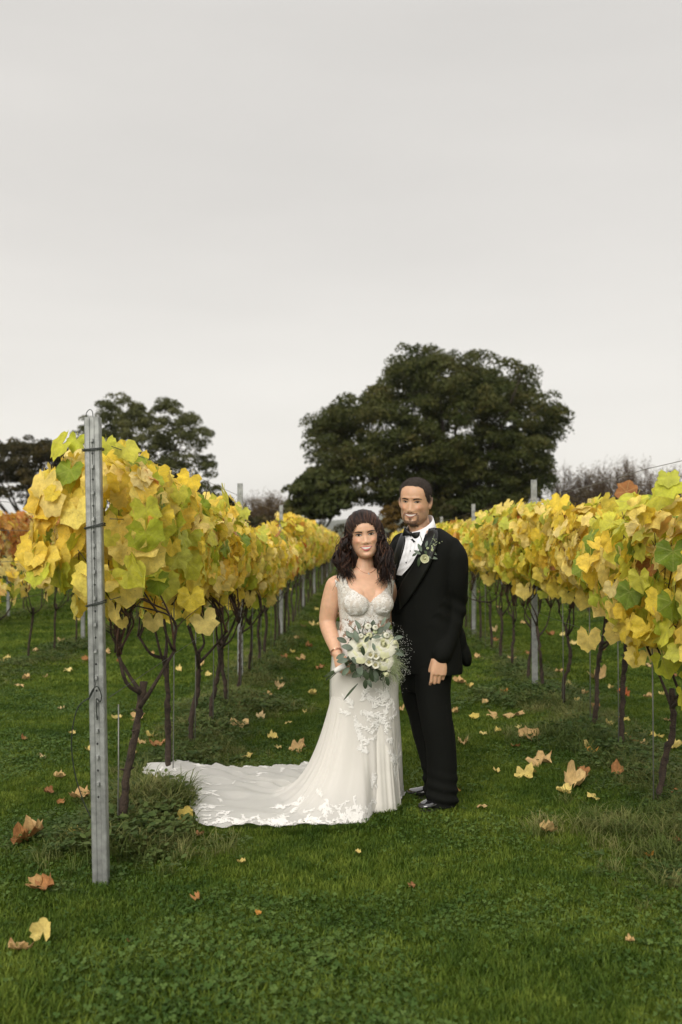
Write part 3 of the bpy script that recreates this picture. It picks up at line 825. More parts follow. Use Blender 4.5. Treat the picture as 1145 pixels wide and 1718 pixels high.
for xr in (ROW_L, ROW_R, -3.87, -6.5, 4.45):
    for d in (20.1, 25.4, 30.7, 36, 41.3):
        if xr in (-6.5,) and d < 21: continue
        steel_post(0, d, xr, 1.9, 'slim grey steel post, %s along %s' % (ORD[int((d - 4) / 5.1)], RNAME[xr]), group='steel posts far down the rows')

def wire(x, y0, y1, z, label, seed):
    mb = MB(); rg = np.random.RandomState(seed)
    n = 30; yy = np.linspace(y0, y1, n)
    sag = .02 * np.sin(np.linspace(0, 9 * math.pi, n)) + rg.randn(n) * .004
    tube(mb, np.stack([np.full(n, x) + rg.randn(n) * .006, yy, z + sag], 1), .0018 if y0 < 9 else .003, 4)
    tag(mb.build('trellis_wire', M_wire), label, 'wire', 'trellis wires along the vine rows')
for nm, xr, y0 in (('left row', ROW_L, 4.3), ('right row', ROW_R, 3.2), ('second row leftwards', -3.87, 9.5), ('orange vine row', -6.5, 15)):
    for z, w in ((.78, 'lowest thin steel wire tied to trunks'), (1.2, 'thin steel wire at the leaf skirt'), (1.55, 'thin steel wire inside the leaves'), (1.86, 'topmost thin steel wire')):
        wire(xr + .03, y0, 44, z, w + ' of the ' + nm, int(z * 100))

# ================================================================== VINES
def leaf_shape(rg, N=25, curl=1.0, droop=.35, crumple=.06, dense=True):
    th = np.linspace(-R(158), R(158), N)
    key_a = np.array([0, 14, 27, 40, 54, 70, 82, 100, 118, 135, 150, 158])
    key_r = np.array([.64, .585, .52, .555, .585, .53, .485, .505, .51, .48, .43, .33]) * (1 + rg.randn(12) * .05)
    s = rg.rand() ** 2 * .2
    key_r[[2, 6]] *= (1 - s)
    r = np.interp(np.degrees(np.abs(th)), key_a, key_r)
    r = r * (1 + .055 * np.where(np.arange(N) % 2, 1, -1)) * (1 + rg.randn(N) * .045)
    ou = np.stack([r * np.sin(th), r * np.cos(th)], 1)
    rings = [np.zeros((1, 2))] + ([ou * .52] if dense else []) + [ou]
    U = np.concatenate(rings)
    rr = np.linalg.norm(U, axis=1)
    x, y = U[:, 0], U[:, 1]
    roll = rg.uniform(-.5, .9) * curl
    z = -droop * .6 * y * np.abs(y) + roll * .5 * x * x - .12 * np.exp(-(x / .05) ** 2) * rr * .5
    ang = np.arctan2(x, y)
    z = z + crumple * rr * np.sin(ang * rg.uniform(4, 7) + rg.rand() * 6) * 1.6 + crumple * rg.randn(len(U)) * rr * .5
    if curl > 1.5:      # dried: edges roll in
        k = np.clip(rr - .25, 0, 1) * curl * .5
        z = z + k * (.7 + .5 * np.sin(ang * 2 + rg.rand() * 6))
        x = x * (1 - k * .35 * (1 + .6 * np.sin(ang + 1))); y = y * (1 - k * .25)
    V = np.stack([x, y, z], 1)
    f = []
    if dense:
        f += [(0, 1 + i, 2 + i) for i in range(N - 1)]
        f += [(1 + i, 1 + N + i, 2 + N + i, 2 + i) for i in range(N - 1)]
    else:
        f += [(0, 1 + i, 2 + i) for i in range(N - 1)]
    f = [t[::-1] for t in f]
    return V, f, U
rg = np.random.RandomState(77)
NV = 8
SH = [leaf_shape(rg, 23, 1.0, rg.uniform(.1, .8), rg.uniform(.03, .09)) for _ in range(NV)]
LMATS = [M_yel, M_yg, M_grn, M_pale, M_brn, M_org]
def shape_mesh(sh, mat, name='leaf', petiole=True):
    V, f, U = sh
    mb = MB().add(V, f, uv=U)
    if petiole:
        tube(mb, [[0, 0, 0], [0, -.16, .05], [.02, -.38, .16]], [.009, .007, .008], 3, cap=False)
    return mb.mesh(name, mat, uv=True)
LM = [[shape_mesh(s, m) for s in SH] for m in LMATS]
SHF = [leaf_shape(rg, 11, 1.0, rg.uniform(.1, .8), .08, dense=False) for _ in range(6)]

def leaf_matrix(n, tip):
    n = Vector(n).normalized(); t = Vector(tip); t = (t - n * t.dot(n)).normalized(); x = t.cross(n)
    return Matrix((x, t, n)).transposed()

def pick_mat(rg, w):
    return rg.choice(6, p=np.array(w) / sum(w))

def foliage_points(rg, n, prof, y0, y1, endcap=0.0):
    """positions and outward normals on and in the leafy volume of one vine (row centre at x=0)"""
    P, Nn = [], []
    for i in range(n):
        y = rg.uniform(y0, y1)
        zb, zt, hx, cx = prof(y)
        zc, hz = (zb + zt) / 2, (zt - zb) / 2
        a = rg.rand() * 2 * math.pi
        ca, sa = math.cos(a), math.sin(a)
        k = (abs(ca) ** 3 + abs(sa) ** 3) ** (-1 / 3.)
        s = 1.0 if rg.rand() < .72 else rg.uniform(.3, .9)
        s *= rg.uniform(.88, 1.12)
        x = cx + hx * ca * k * s; z = zc + hz * sa * k * s
        nv = np.array([ca * 1.0, 0, .25 + .55 * max(0, sa)])
        if endcap and rg.rand() < endcap * (1 - (y - y0) / (y1 - y0)) ** .7:
            nv = np.array([ca * .5, -1.0, .25])
        P.append((x, y, z)); Nn.append(nv + rg.randn(3) * np.array([.38, .45, .28]))
    return P, Nn

def vine_wood(rg, root, h, near, lean, band, extra=1.0, ztop=1.75):
    """trunk with a few short arms; canes climb into the leaves"""
    r0 = rg.uniform(.0125, .017) * extra
    ctrl = [[0, 0, -.06], [lean * .25 + rg.randn() * .012, rg.randn() * .02, h * .3], [lean * .6 + rg.randn() * .02, rg.randn() * .03, h * .65], [lean, rg.randn() * .03, h]]
    tb = MB(); n = 26 if near else 9
    path = smooth_path(ctrl, n)
    if near: path = path + rg.randn(n, 3) * .0028
    rad = np.linspace(r0 * 1.15, r0 * .95, n); rad[0] *= 1.25; rad[-3:] *= 1.2
    if near: rad *= 1 + .14 * rg.randn(n).clip(-1, 1.5)
    tube(tb, path, rad, 9 if near else 5, rough=.22 if near else 0, rng=rg)
    head = path[-1]
    arms = []
    na = rg.randint(3, 5)
    for i in range(na):
        a = rg.uniform(-1, 1)
        sgn = 1 if i % 2 else -1
        e = head + np.array([rg.randn() * .09, sgn * rg.uniform(.04, .17), rg.uniform(.10, .26)])
        st = path[-1 - rg.randint(0, max(2, n // 5))]
        m_ = (st + e) / 2 + np.array([rg.randn() * .02, sgn * .05, -.03])
        tube(tb, smooth_path([st, m_, e], 7 if near else 4), [r0 * .75, r0 * .5, r0 * .42], 6 if near else 4, rough=.2 if near else 0, rng=rg)
        arms.append(e)
    if near:
        for _ in range(5):   # spurs and knots
            q = path[rg.randint(5, n - 2)]
            dv = np.array([rg.randn(), rg.randn(), .6]); dv /= np.linalg.norm(dv)
            tube(tb, [q, q + dv * r0 * 1.3, q + dv * r0 * rg.uniform(1.6, 2.4)], [r0 * .4, r0 * .28, r0 * .15], 5)
    tr = tb.build('trunk', M_bark, root)
    nc = rg.randint(14, 20) if near else rg.randint(4, 6)
    far = None if near else MB()
    for i in range(nc):
        s = arms[rg.randint(len(arms))] + rg.randn(3) * .008
        y1 = s[1] + rg.randn() * .15; x1 = rg.randn() * .07
        tz = rg.uniform(1.35, ztop)
        c = [s, [s[0] + (x1 - s[0]) * .3 + rg.randn() * .03, s[1] + rg.randn() * .035, s[2] + .14 + rg.rand() * .08], [x1 * .8 + rg.randn() * .03, y1, (s[2] + tz) / 2], [x1 + rg.randn() * .06, y1 + rg.randn() * .14, tz]]
        mb = MB() if near else far
        pth = smooth_path(c, 16 if near else 6)
        if near: pth = pth + rg.randn(len(pth), 3) * .0022
        tube(mb, pth, [.0060, .0042, .0022] if near else [.009, .006, .004], 5 if near else 3)
        if near:
            for _ in range(3):
                q = pth[rg.randint(2, len(pth) - 2)]; dv = np.array([rg.randn() * .6, rg.randn() * .6, .7]) * rg.uniform(.05, .13)
                tube(mb, [q, q + dv * .5 + rg.randn(3) * .006, q + dv], [.003, .0022, .0012], 4)
            mb.build('cane', M_cane if rg.rand() < .6 else M_bark, root)
    if far is not None:
        o = far.build('canes', M_cane, root); o['kind'] = 'stuff'
    return head

def vine(x, y, label, seed, near, prof, nleaf, w, h=.62, lean=0.0, span=.5, endcap=0.0, group=None, size=(.095, .15), hang=4, far_mesh=None, nobj=250, extra=1.0, ztop=1.75):
    rg = np.random.RandomState(seed)
    root = empty('grapevine', (x, y, gz1(x, y))); tag(root, label, 'grapevine', group)
    vine_wood(rg, root, h, near, lean, None, extra, ztop)
    pr = lambda yy: prof(y + yy)
    P, Nn = foliage_points(rg, nleaf, pr, -span, span, endcap)
    zb0 = pr(0)[0]
    if near:
        for _ in range(7):       # shoots standing or arching out of the top
            y_ = rg.uniform(-span, span); zt_ = pr(y_)[1]; sx = rg.choice([-1, 1]) * rg.uniform(.02, .22)
            for q in range(3): P.append((sx * (1 + .35 * q), y_ + rg.randn() * .04, zt_ + .01 + .035 * q - .05 * abs(sx))); Nn.append(np.array([sx * 3 + rg.randn() * .4, -.4 + rg.randn() * .4, .5]))
    for _ in range(hang):        # stragglers below the leaf wall
        P.append((rg.randn() * .12, rg.uniform(-span, span), zb0 - rg.uniform(.02, .14))); Nn.append(np.array([rg.randn(), -.6, .1]))
    stuff = MB()
    order = sorted(range(len(P)), key=lambda i: -abs(P[i][0]) - max(0, P[i][2] - 1.5)) 
    cn = vnoise(np.array(P) + np.array([x, y, 0]), 2.6, 40)
    for c, i in enumerate(order):
        ww = list(w); ww[1] *= max(.2, 1 + 1.6 * cn[i]); ww[2] *= max(.1, 1 + 2.0 * cn[i]); ww[3] *= max(.1, 1 - 1.8 * cn[i])
        mi = pick_mat(rg, ww)
        sz = rg.uniform(*size) * (1.0 if rg.rand() > .2 else .75)
        tip = np.array([rg.randn() * .4 , rg.randn() * .45, -1.0])
        if mi == 4: sz *= .7
        Mx = leaf_matrix(Nn[i], tip)
        if near and c < nobj:
            o = bpy.data.objects.new('leaf', LM[mi][rg.randint(NV)]); C.objects.link(o); o.parent = root
            o.matrix_basis = Matrix.Translation(P[i]) @ Mx.to_4x4() @ Matrix.Diagonal((sz * 1.25, sz * 1.2, sz * 1.25, 1))
        else:
            V, f, U = (SH[rg.randint(NV)] if near else SHF[rg.randint(6)])
            stuff.add((V * sz * 1.25) @ np.array(Mx).T + np.array(P[i]), f, mi, rg.rand(), U)
    if stuff.n:
        o = stuff.build('leaves', LMATS, root, uv=True, attr=True); o['kind'] = 'stuff'
    return root

def stake(x, y, h, label, group=None, r=.0035):
    mb = MB(); tube(mb, [[0, 0, -.05], [.002, .003, h * .5], [0, .004, h]], r, 6)
    o = mb.build('vine_stake', M_stake, loc=(x, y, gz1(x, y))); tag(o, label, 'stake', group)

# left row
def prof_L(y):
    k = vnoise(np.array([[y * 2.1, 0.3]]), 1, 51)[0]; k2 = vnoise(np.array([[y * 1.3, 7.3]]), 1, 52)[0]
    zt = np.interp(y, [4.3, 4.6, 5.0, 5.5, 6.0, 6.6, 7.5, 9, 12, 14.0, 15.2, 20, 45], [1.66, 1.80, 1.79, 1.68, 1.58, 1.54, 1.52, 1.48, 1.34, 1.40, 1.76, 1.72, 1.64]) + .07 * k + .05 * vnoise(np.array([[y * 6.1, 2.3]]), 1, 61)[0]
    zb = np.interp(y, [4.3, 5.0, 6, 8.5, 10.5, 13, 15, 45], [1.24, 1.14, 1.12, 1.06, .88, .90, 1.0, .95]) + .06 * k2
    hx = np.interp(y, [4.3, 4.8, 5.6, 6.5, 9, 45], [.22, .23, .24, .25, .24, .25]) + .04 * k2
    return zb, zt, hx, np.interp(y, [4.2, 5, 6, 8, 12], [-.04, -.01, .02, .03, .0])
WL = [.60, .24, .03, .12, .02, 0.01]
Lv = [(4.93, 205, 1404, .72, .10), (5.95, 286, 1316, .70, -.03), (6.75, 0, 0, .64, .04), (7.45, 0, 0, .62, .08), (8.3, 0, 0, .62, -.02), (9.2, 0, 0, .6, .03), (10.2, 0, 0, .62, 0), (11.1, 0, 0, .6, 0.02)]
for i, (d, px, py, h, lean) in enumerate(Lv):
    x = ROW_L if not px else ground_at(px, py).x
    if d == 6.75: x = -1.12
    vine(x, d, ('nearest vine of the left row, thick leaning trunk beside the end post' if i == 0 else ('vine with straight dark trunk standing at the train\'s tip' if i == 1 else
         'yellow leaved vine, %s from the end post in the left row' % ORD[i])), 100 + i, True, prof_L, 320 if i == 0 else 255, WL, h, lean, .56 if i == 0 else .5,
         endcap=.75 if i == 0 else 0, size=(.080, .138) if i < 2 else (.082, .130), hang=8, extra=1.2 if i == 0 else 1.1, ztop=1.8 if i < 2 else 1.65)
    if i: stake(x + .03, d - .05, 1.15, 'thin steel stake tied to the %s vine of the left row' % ORD[i])
    else: stake(ground_at(199, 1398).x + .02, 4.88, .62, 'short thin steel rod beside the nearest left trunk')
yy = 12.0; i = 0
while yy < 45:
    near2 = yy < 20
    vine(ROW_L + .02 * math.sin(yy * 3), yy, bay(yy, ROW_L), 200 + i, False, prof_L, 200 if near2 else 120, [.56, .22, .02, .16, .02, .06],
         group='vines far down the left row', size=(.10, .14) if near2 else (.14, .2), hang=2, span=.52)
    if near2: stake(ROW_L + .05, yy + .1, 1.1, bay(yy, ROW_L, 'thin stake'), 'stakes far down the left row')
    yy += .98; i += 1

def prof_R(y):
    k = vnoise(np.array([[y * 2.1, 4.3]]), 1, 53)[0]; k2 = vnoise(np.array([[y * 1.3, 9.3]]), 1, 54)[0]
    zt = np.interp(y, [3.4, 4.6, 5.0, 5.6, 6.4, 7.5, 8.8, 9.8, 10.4, 12, 14.7, 20, 45], [1.66, 1.64, 1.58, 1.53, 1.55, 1.57, 1.59, 1.66, 1.64, 1.58, 1.64, 1.66, 1.63]) + .06 * k + .05 * vnoise(np.array([[y * 6.1, 5.3]]), 1, 62)[0]
    zb = np.interp(y, [3.4, 5.0, 6, 7.2, 9, 15, 45], [1.0, .98, 1.02, 1.06, 1.10, 1.05, .98]) + .10 * k2 + .05 * k
    return zb, zt, .26 + .04 * k2, 0.0
Rv = [(4.45, 0, 0, .68, .02), (5.5, 1096, 1350, .62, .10), (6.72, 1032, 1264, .70, .06), (7.45, 992, 1234, .64, .06), (8.35, 944, 1196, .66, .0), (9.15, 0, 0, .62, -.06), (9.95, 0, 0, .6, .03), (10.9, 0, 0, .6, .0), (11.8, 0, 0, .6, .0)]
RL = ['vine at the right photo edge with big green leaves', 'vine with forked leaning trunk, foremost at the right', 'vine with thick knotted trunk and single hanging leaf', 'vine with straight slim trunk, third trunk from the right', 'vine whose slim trunk leans out of tall weeds, right row']
for i, (d, px, py, h, lean) in enumerate(Rv):
    x = ROW_R if not px else ground_at(px, py).x
    vine(x, d, RL[i] if i < len(RL) else 'vine beside the right row\'s nearest steel post, %s trunk along' % ORD[i], 300 + i, True, prof_R, 255, [.50, .27, .10, .17, .02, .01] if i < 2 else [.57, .23, .04, .19, .015, .01], h, lean, .56,
         size=(.080, .138) if i < 3 else (.082, .130), hang=9, extra=1.15 if i in (1, 2) else 1.0, ztop=1.7, nobj=215 if i else 150)
    if px: stake(x - .03, d - .05, 1.0, 'thin steel stake beside the %s trunk of the right row' % ORD[i])
yy = 12.8; i = 0
while yy < 45:
    near2 = yy < 20
    vine(ROW_R + .02 * math.sin(yy * 3), yy, bay(yy, ROW_R), 400 + i, False, prof_R, 200 if near2 else 120, [.52, .26, .04, .15, .02, .04],
         group='vines far down the right row', size=(.10, .14) if near2 else (.14, .2), hang=2, span=.52)
    if near2: stake(ROW_R - .05, yy + .1, 1.1, bay(yy, ROW_R, 'thin stake'), 'stakes far down the right row')
    yy += .98; i += 1
# second row leftwards: thin low leaves near its start
def prof_L2(y):
    k = vnoise(np.array([[y * 2.1, 14.3]]), 1, 55)[0]
    return np.interp(y, [10, 13, 16, 45], [.86, .9, 1.0, .95]), np.interp(y, [10, 12.5, 14.5, 17, 45], [1.17, 1.22, 1.6, 1.72, 1.72]) + .06 * k, .22, 0
yy = 10.7; i = 0
while yy < 45:
    if yy < 13.5: lab, gr = ['pale yellow vine with sparse low leaves at left edge', 'pale yellow vine with thin drooping leaf cluster', 'pale yellow sparse vine beside the end post'][min(i, 2)], None
    else: lab, gr = bay(yy, -3.87, 'yellow vine'), 'vines of the second row leftwards'
    vine(-3.87, yy, lab, 500 + i, False, prof_L2, (60 if yy < 13.5 else 150) if yy < 22 else 90, [.35, .12, .02, .5, .02, .02], group=gr, size=(.10, .14) if yy < 22 else (.14, .2), hang=3, span=.5, lean=.05 * math.sin(yy * 5), ztop=1.3 if yy < 13 else 1.7)
    yy += .98; i += 1
def prof_L3(y):
    k = vnoise(np.array([[y * 2.1, 24.3]]), 1, 56)[0]
    return 1.02, np.interp(y, [14, 17, 19, 45], [1.7, 1.84, 1.88, 1.8]) + .08 * k, .28, 0
yy = 14.5; i = 0
while yy < 45:
    vine(-6.5, yy, bay(yy, -6.5, 'orange leaved vine'), 600 + i, False, prof_L3, 170 if yy < 26 else 90, [.12, .02, .0, .12, .05, .75], group='orange vines in the far left row', size=(.11, .15) if yy < 26 else (.14, .2), hang=1, span=.5)
    yy += .98; i += 1
def prof_R2(y):
    k = vnoise(np.array([[y * 2.1, 34.3]]), 1, 57)[0]
    return 1.0, 1.72 + .06 * k, .27, 0
yy = 9.5; i = 0
while yy < 45:
    vine(4.45, yy, bay(yy, 4.45, 'yellow vine'), 700 + i, False, prof_R2, 150 if yy < 20 else 90, [.45, .3, .05, .17, .02, .02], group='vines of the row behind the right row', size=(.11, .15) if yy < 22 else (.14, .2), hang=1, span=.5)
    yy += .98; i += 1

# leaves that hang out singly, as parts of the nearest vine
def hang_leaf(px, py, d, size_px, mi, n, root_y, seed, tip=(0, 0, -1)):
    rg = np.random.RandomState(seed)
    p = at(px, py, d); s = size_px * d / FPX
    root = min((o for o in bpy.data.objects if o.type == 'EMPTY' and o.get('category') == 'grapevine'), key=lambda o: (o.location.x - p.x) ** 2 * 3 + (o.location.y - root_y) ** 2)
    o = bpy.data.objects.new('leaf', LM[mi][rg.randint(NV)]); C.objects.link(o); o.parent = root
    o.matrix_basis = Matrix.Translation(p - root.location) @ leaf_matrix(n, tip).to_4x4() @ Matrix.Diagonal((s, s, s, 1))
for a in [(104, 745, 4.5, 52, 1, (-.5, -.8, .5), 4.9, 1, (-1, 0, -.5)), (128, 738, 4.5, 36, 1, (-.1, -.9, .4), 4.9, 2, (-.2, 0, -1)), (112, 800, 4.55, 60, 1, (-.7, -.8, .3), 4.9, 3, (-.6, 0, -1)), (86, 822, 4.6, 30, 1, (-.5, -.9, .2), 4.9, 4, (-.1, 0, -1)),
          (178, 742, 4.42, 34, 1, (.2, -.9, .5), 4.9, 5), (212, 752, 4.5, 44, 1, (.3, -.8, .6), 4.9, 6, (.4, 0, -1)), (118, 838, 4.5, 52, 0, (-.3, -1, .2), 4.9, 7), (140, 850, 4.45, 50, 0, (0, -1, .3), 4.9, 8), (120, 900, 4.5, 56, 0, (-.2, -1, .2), 4.9, 9),
          (100, 930, 4.5, 50, 0, (-.5, -1, .1), 4.9, 10), (108, 966, 4.5, 46, 1, (-.2, -1, .1), 4.9, 11), (206, 915, 4.5, 50, 0, (.2, -1, .2), 4.9, 12), (212, 985, 4.5, 56, 0, (.1, -1, .2), 4.9, 13), (240, 920, 4.55, 52, 1, (.3, -1, .3), 4.9, 14),
          (264, 975, 4.6, 42, 2, (.4, -1, .0), 4.9, 15, (.2, 0, -1)), (320, 1000, 4.9, 46, 0, (.5, -1, .2), 4.9, 16), (343, 1040, 5.0, 44, 3, (.3, -1, .1), 4.9, 17, (.4, 0, -1)), (257, 1040, 4.8, 34, 3, (.1, -1, .1), 4.9, 18), (205, 1042, 4.7, 22, 3, (0, -1, .1), 4.9, 19),
          (250, 810, 4.6, 50, 1, (.4, -1, .4), 4.9, 20), (235, 865, 4.6, 52, 3, (.3, -1, .5), 4.9, 21, (.7, 0, -.4)), (300, 825, 4.85, 34, 1, (.6, -.9, .3), 5.0, 22),
          (988, 1068, 6.3, 42, 3, (.1, -1, .1), 6.7, 30), (1068, 1100, 5.3, 36, 3, (-.3, -1, .0), 5.5, 31, (-.3, 0, -1)), (1128, 812, 4.4, 50, 1, (-.3, -.8, .7), 4.4, 32, (-.6, 0, -.4)), (1122, 800, 4.4, 34, 1, (-.3, -.9, .4), 4.4, 33),
          (1130, 925, 4.6, 56, 2, (-.4, -1, .1), 4.4, 34), (985, 950, 6.4, 46, 2, (-.3, -1, .4), 6.7, 35), (1128, 1010, 4.7, 50, 2, (-.3, -1, .1), 4.4, 36), (1052, 825, 5.4, 36, 4, (-.3, -1, .3), 5.5, 37, (.2, 0, 1)), (1066, 950, 5.3, 50, 4, (-.5, -1, .3), 5.5, 38),
          (1075, 985, 5.3, 60, 0, (-.4, -1, .3), 5.5, 39), (1040, 920, 5.6, 54, 1, (-.4, -1, .4), 5.5, 40), (1020, 1010, 6.0, 52, 3, (-.3, -1, .5), 5.5, 41, (-.6, 0, -.6)), (880, 988, 9.0, 30, 3, (-.3, -1, .2), 9.2, 42), (298, 835, 5.4, 26, 4, (.3, -1, .3), 5.0, 43, (.2, 0, 1))]:
    hang_leaf(*a)

# ================================================================== FALLEN LEAVES
rg = np.random.RandomState(9)
FSH = [leaf_shape(rg, 21, rg.uniform(1.3, 2.2), rg.uniform(-.3, .5), rg.uniform(.10, .2)) for _ in range(8)]
FM = {k: [shape_mesh(s, m, 'fallen_leaf', i % 3 == 0) for i, s in enumerate(FSH)] for k, m in (('t', M_fall), ('b', M_fallbrown), ('y', M_fallyel), ('p', M_pale), ('o', M_org))}
FALL = [(42, 1424, 56, 'b', 'crumpled russet fallen leaf nearest the left photo edge above another'), (50, 1416, 44, 't', 'tan half of a crumpled leaf pair left of the end post'), (120, 1420, 28, 'y', 'neat yellow fallen leaf close left of the end post'),
 (70, 1502, 44, 'b', 'dark rust fallen leaf low on the left, below two others'), (56, 1496, 30, 't', 'light orange fallen leaf lying on a rust coloured one'), (36, 1606, 40, 't', 'curled tan fallen leaf at the bottom left of the lawn'), (72, 1590, 36, 'p', 'upright pale yellow fallen leaf at the bottom left'),
 (98, 1318, 22, 't', 'small tan fallen leaf on lawn above the long one'), (131, 1352, 34, 't', 'long tan curled leaf beside the end post\'s left side'), (199, 1215, 17, 'p', 'whitish fallen leaf behind the nearest leaning trunk'), (230, 1213, 24, 't', 'tan fallen leaf touching the leaning vine trunk'),
 (254, 1248, 22, 'p', 'pale slender fallen leaf between two near trunks'), (264, 1267, 26, 'b', 'rust fallen leaf between two near left trunks'), (314, 1400, 26, 'y', 'upright yellow leaf in tall grass beside the train'), (334, 1418, 14, 'b', 'dark red scrap of leaf below the train\'s corner'),
 (404, 1459, 15, 'y', 'small yellow leaf alone on dark grass below the train'), (329, 1517, 22, 'b', 'dark brown scrap lying flat on the foreground lawn'), (434, 1544, 11, 'o', 'tiny orange leaf scrap on the foreground lawn'), (437, 1215, 21, 't', 'tan fallen leaf left of the bride, behind the pale pair'),
 (458, 1250, 20, 'y', 'pale yellow oval leaf standing on grass left of bride'), (466, 1264, 14, 'y', 'little yellow leaf just under the oval one'), (498, 1266, 28, 't', 'tan leaf against the edge of the bride\'s train'), (413, 1283, 20, 'y', 'light yellow leaf on grass behind the train'), (400, 1232, 34, 't', 'large tan leaf at the foot of the left weeds'),
 (672, 1205, 17, 't', 'tan leaf between the gown and the groom\'s leg'), (770, 1154, 20, 't', 'tan leaf right of the groom\'s trouser thigh'), (787, 1160, 15, 'y', 'yellow leaf beside a tan one, right of groom'), (765, 1207, 15, 't', 'tan leaf against the groom\'s knee outline'), (777, 1259, 21, 't', 'tan winged leaf right of the groom\'s shin'),
 (770, 1339, 9, 'o', 'small orange scrap right behind the groom\'s heel'), (812, 1364, 15, 't', 'tan leaf on grass right of the groom\'s shoes'), (864, 1213, 33, 't', 'curled tan leaf in mid lawn below the right post'), (897, 1250, 37, 't', 'ragged tan leaf, second down in the right leaf trail'), (904, 1288, 38, 't', 'folded tan leaf, third down in the right leaf trail'),
 (881, 1308, 34, 'y', 'rounded yellow tan leaf, lowest of the right leaf trail'), (965, 1322, 50, 't', 'largest cream leaf spread wide in the right grass'), (950, 1334, 26, 'p', 'cream leaf lobe under the largest right leaf'), (996, 1345, 23, 'y', 'mustard leaf just below the largest cream leaf'), (976, 1307, 21, 'b', 'dark brown leaf above the largest cream leaf'),
 (1037, 1314, 31, 'b', 'rust leaf in the weeds before the forked trunk'), (921, 1401, 31, 't', 'tan folded leaf alone on lawn at lower right'), (1075, 1269, 29, 't', 'tan ragged leaf behind the forked right trunk'), (1132, 1266, 30, 'p', 'cream leaf at the right photo edge'), (1043, 1251, 19, 'p', 'bright cream leaf right of the knotted trunk'),
 (1023, 1237, 15, 'y', 'yellow leaf left of the knotted trunk\'s foot'), (1046, 1219, 18, 'y', 'yellow leaf on lawn right of the knotted trunk'), (993, 1281, 25, 'o', 'orange leaf caught in weeds at the right row'), (990, 1272, 18, 'y', 'yellow leaf resting above an orange one in weeds'), (1047, 1175, 21, 'o', 'orange leaf far behind the knotted trunk'),
 (1002, 1141, 32, 't', 'wide tan leaf behind the slim right trunks'), (847, 1173, 14, 'o', 'orange leaf on the weeds before the right post'), (1092, 1447, 18, 'o', 'small orange leaf on lawn at lower right edge'), (1104, 1249, 22, 'p', 'pale leaf just left of the forked trunk'), (826, 1213, 20, 't', 'tan leaf at the foot of the right weeds'),
 (1138, 1349, 22, 'b', 'rust leaf beside the forked trunk\'s base at photo edge'), (1136, 1424, 24, 'b', 'rust leaf half hidden in grass at right edge')]
SM = [(80, 1344), (104, 1360), (69, 1279), (148, 1269), (103, 1196), (229, 1257), (241, 1259), (222, 1283), (31, 1158), (13, 1109), (103, 1086), (143, 1111), (77, 1144), (45, 1146), (113, 1130), (337, 1121), (372, 1092), (512, 1206), (485, 1223), (525, 1175), (794, 1216),
      (812, 1244), (492, 1103), (217, 1590), (973, 1193), (982, 1175), (1026, 1163), (864, 1264), (833, 1303), (885, 1100), (938, 1132), (1043, 1297), (1128, 1138), (540, 1125), (527, 1052), (510, 1058), (498, 1078), (520, 1090), (505, 1112), (860, 1120), (925, 1070), (960, 1085), (1085, 1120), (1060, 1108), (830, 1065),
      (470, 1150), (450, 1180), (5, 1120), (60, 1100), (300, 1130), (200, 1115), (1010, 1095), (815, 1190), (838, 1240), (870, 1235), (1110, 1175), (1090, 1180), (1000, 1200), (955, 1160), (350, 1140), (800, 1110), (1120, 1220), (600, 1440), (690, 1495), (1060, 1590), (40, 1250), (120, 1240)]
def fallen(px, py, wpx, k, lab, group=None, up=False):
    p = ground_at(px, py); s = wpx * p.y / FPX * 1.12
    n = Vector((rg.randn() * .22, -.18 + rg.randn() * .2, 1)) if not up else Vector((rg.randn() * .3, -1, .3))
    o = bpy.data.objects.new('fallen_leaf', FM[k][rg.randint(8)]); C.objects.link(o)
    t = (rg.randn(), rg.randn(), 0) if not up else (0, 0, 1)
    o.matrix_basis = Matrix.Translation((p.x, p.y, gz1(p.x, p.y) + (.035 if p.y < 8 else .045) + (.35 * s if up else 0))) @ leaf_matrix(n, t).to_4x4() @ Matrix.Diagonal((s * rg.uniform(.6, 1.0), s, s * .9, 1))
    tag(o, lab, 'leaf', group)
for px, py, w_, k, lab in FALL: fallen(px, py, w_, k, lab, 'fallen vine leaves on the grass', 'upright' in lab)
for px, py in SM:
    kk = rg.choice(list('ttybp'))
    fallen(px, py, rg.uniform(10, 17), kk, 'small %s fallen leaf ' % {'t': 'tan', 'y': 'yellow', 'b': 'brown', 'p': 'cream'}[kk] + ('far ' if py < 1130 else 'in the foreground ' if py > 1420 else '') + ('left of the left vine row' if px < 160 and py > 1000 else 'under the left vines' if px < 400 else 'on the path left of the bride' if px < 600 else 'right of the groom' if px < 880 else 'under the right vines') , 'small scattered fallen leaves')
for i in range(45):
    y = rg.uniform(9, 30); x = rg.uniform(-.3, .42) * y; 
    if -.12 * y > x > .2 * y: continue
    kk = rg.choice(list('ttybp')); o = bpy.data.objects.new('fallen_leaf', FM[kk][rg.randint(8)]); C.objects.link(o)
    s = rg.uniform(.07, .12)
    o.matrix_basis = Matrix.Translation((x, y, gz1(x, y) + .05)) @ leaf_matrix((rg.randn() * .3, -.4, 1), (rg.randn(), rg.randn(), 0)).to_4x4() @ Matrix.Diagonal((s, s, s, 1))
    tag(o, 'small %s fallen leaf %s' % ({'t': 'tan', 'y': 'yellow', 'b': 'brown', 'p': 'cream'}[kk], 'on the far grass left of the left row' if x < -1.1 else 'far down the path between the rows' if x < 1.7 else 'on the far grass right of the right row'), 'leaf', 'small scattered fallen leaves')

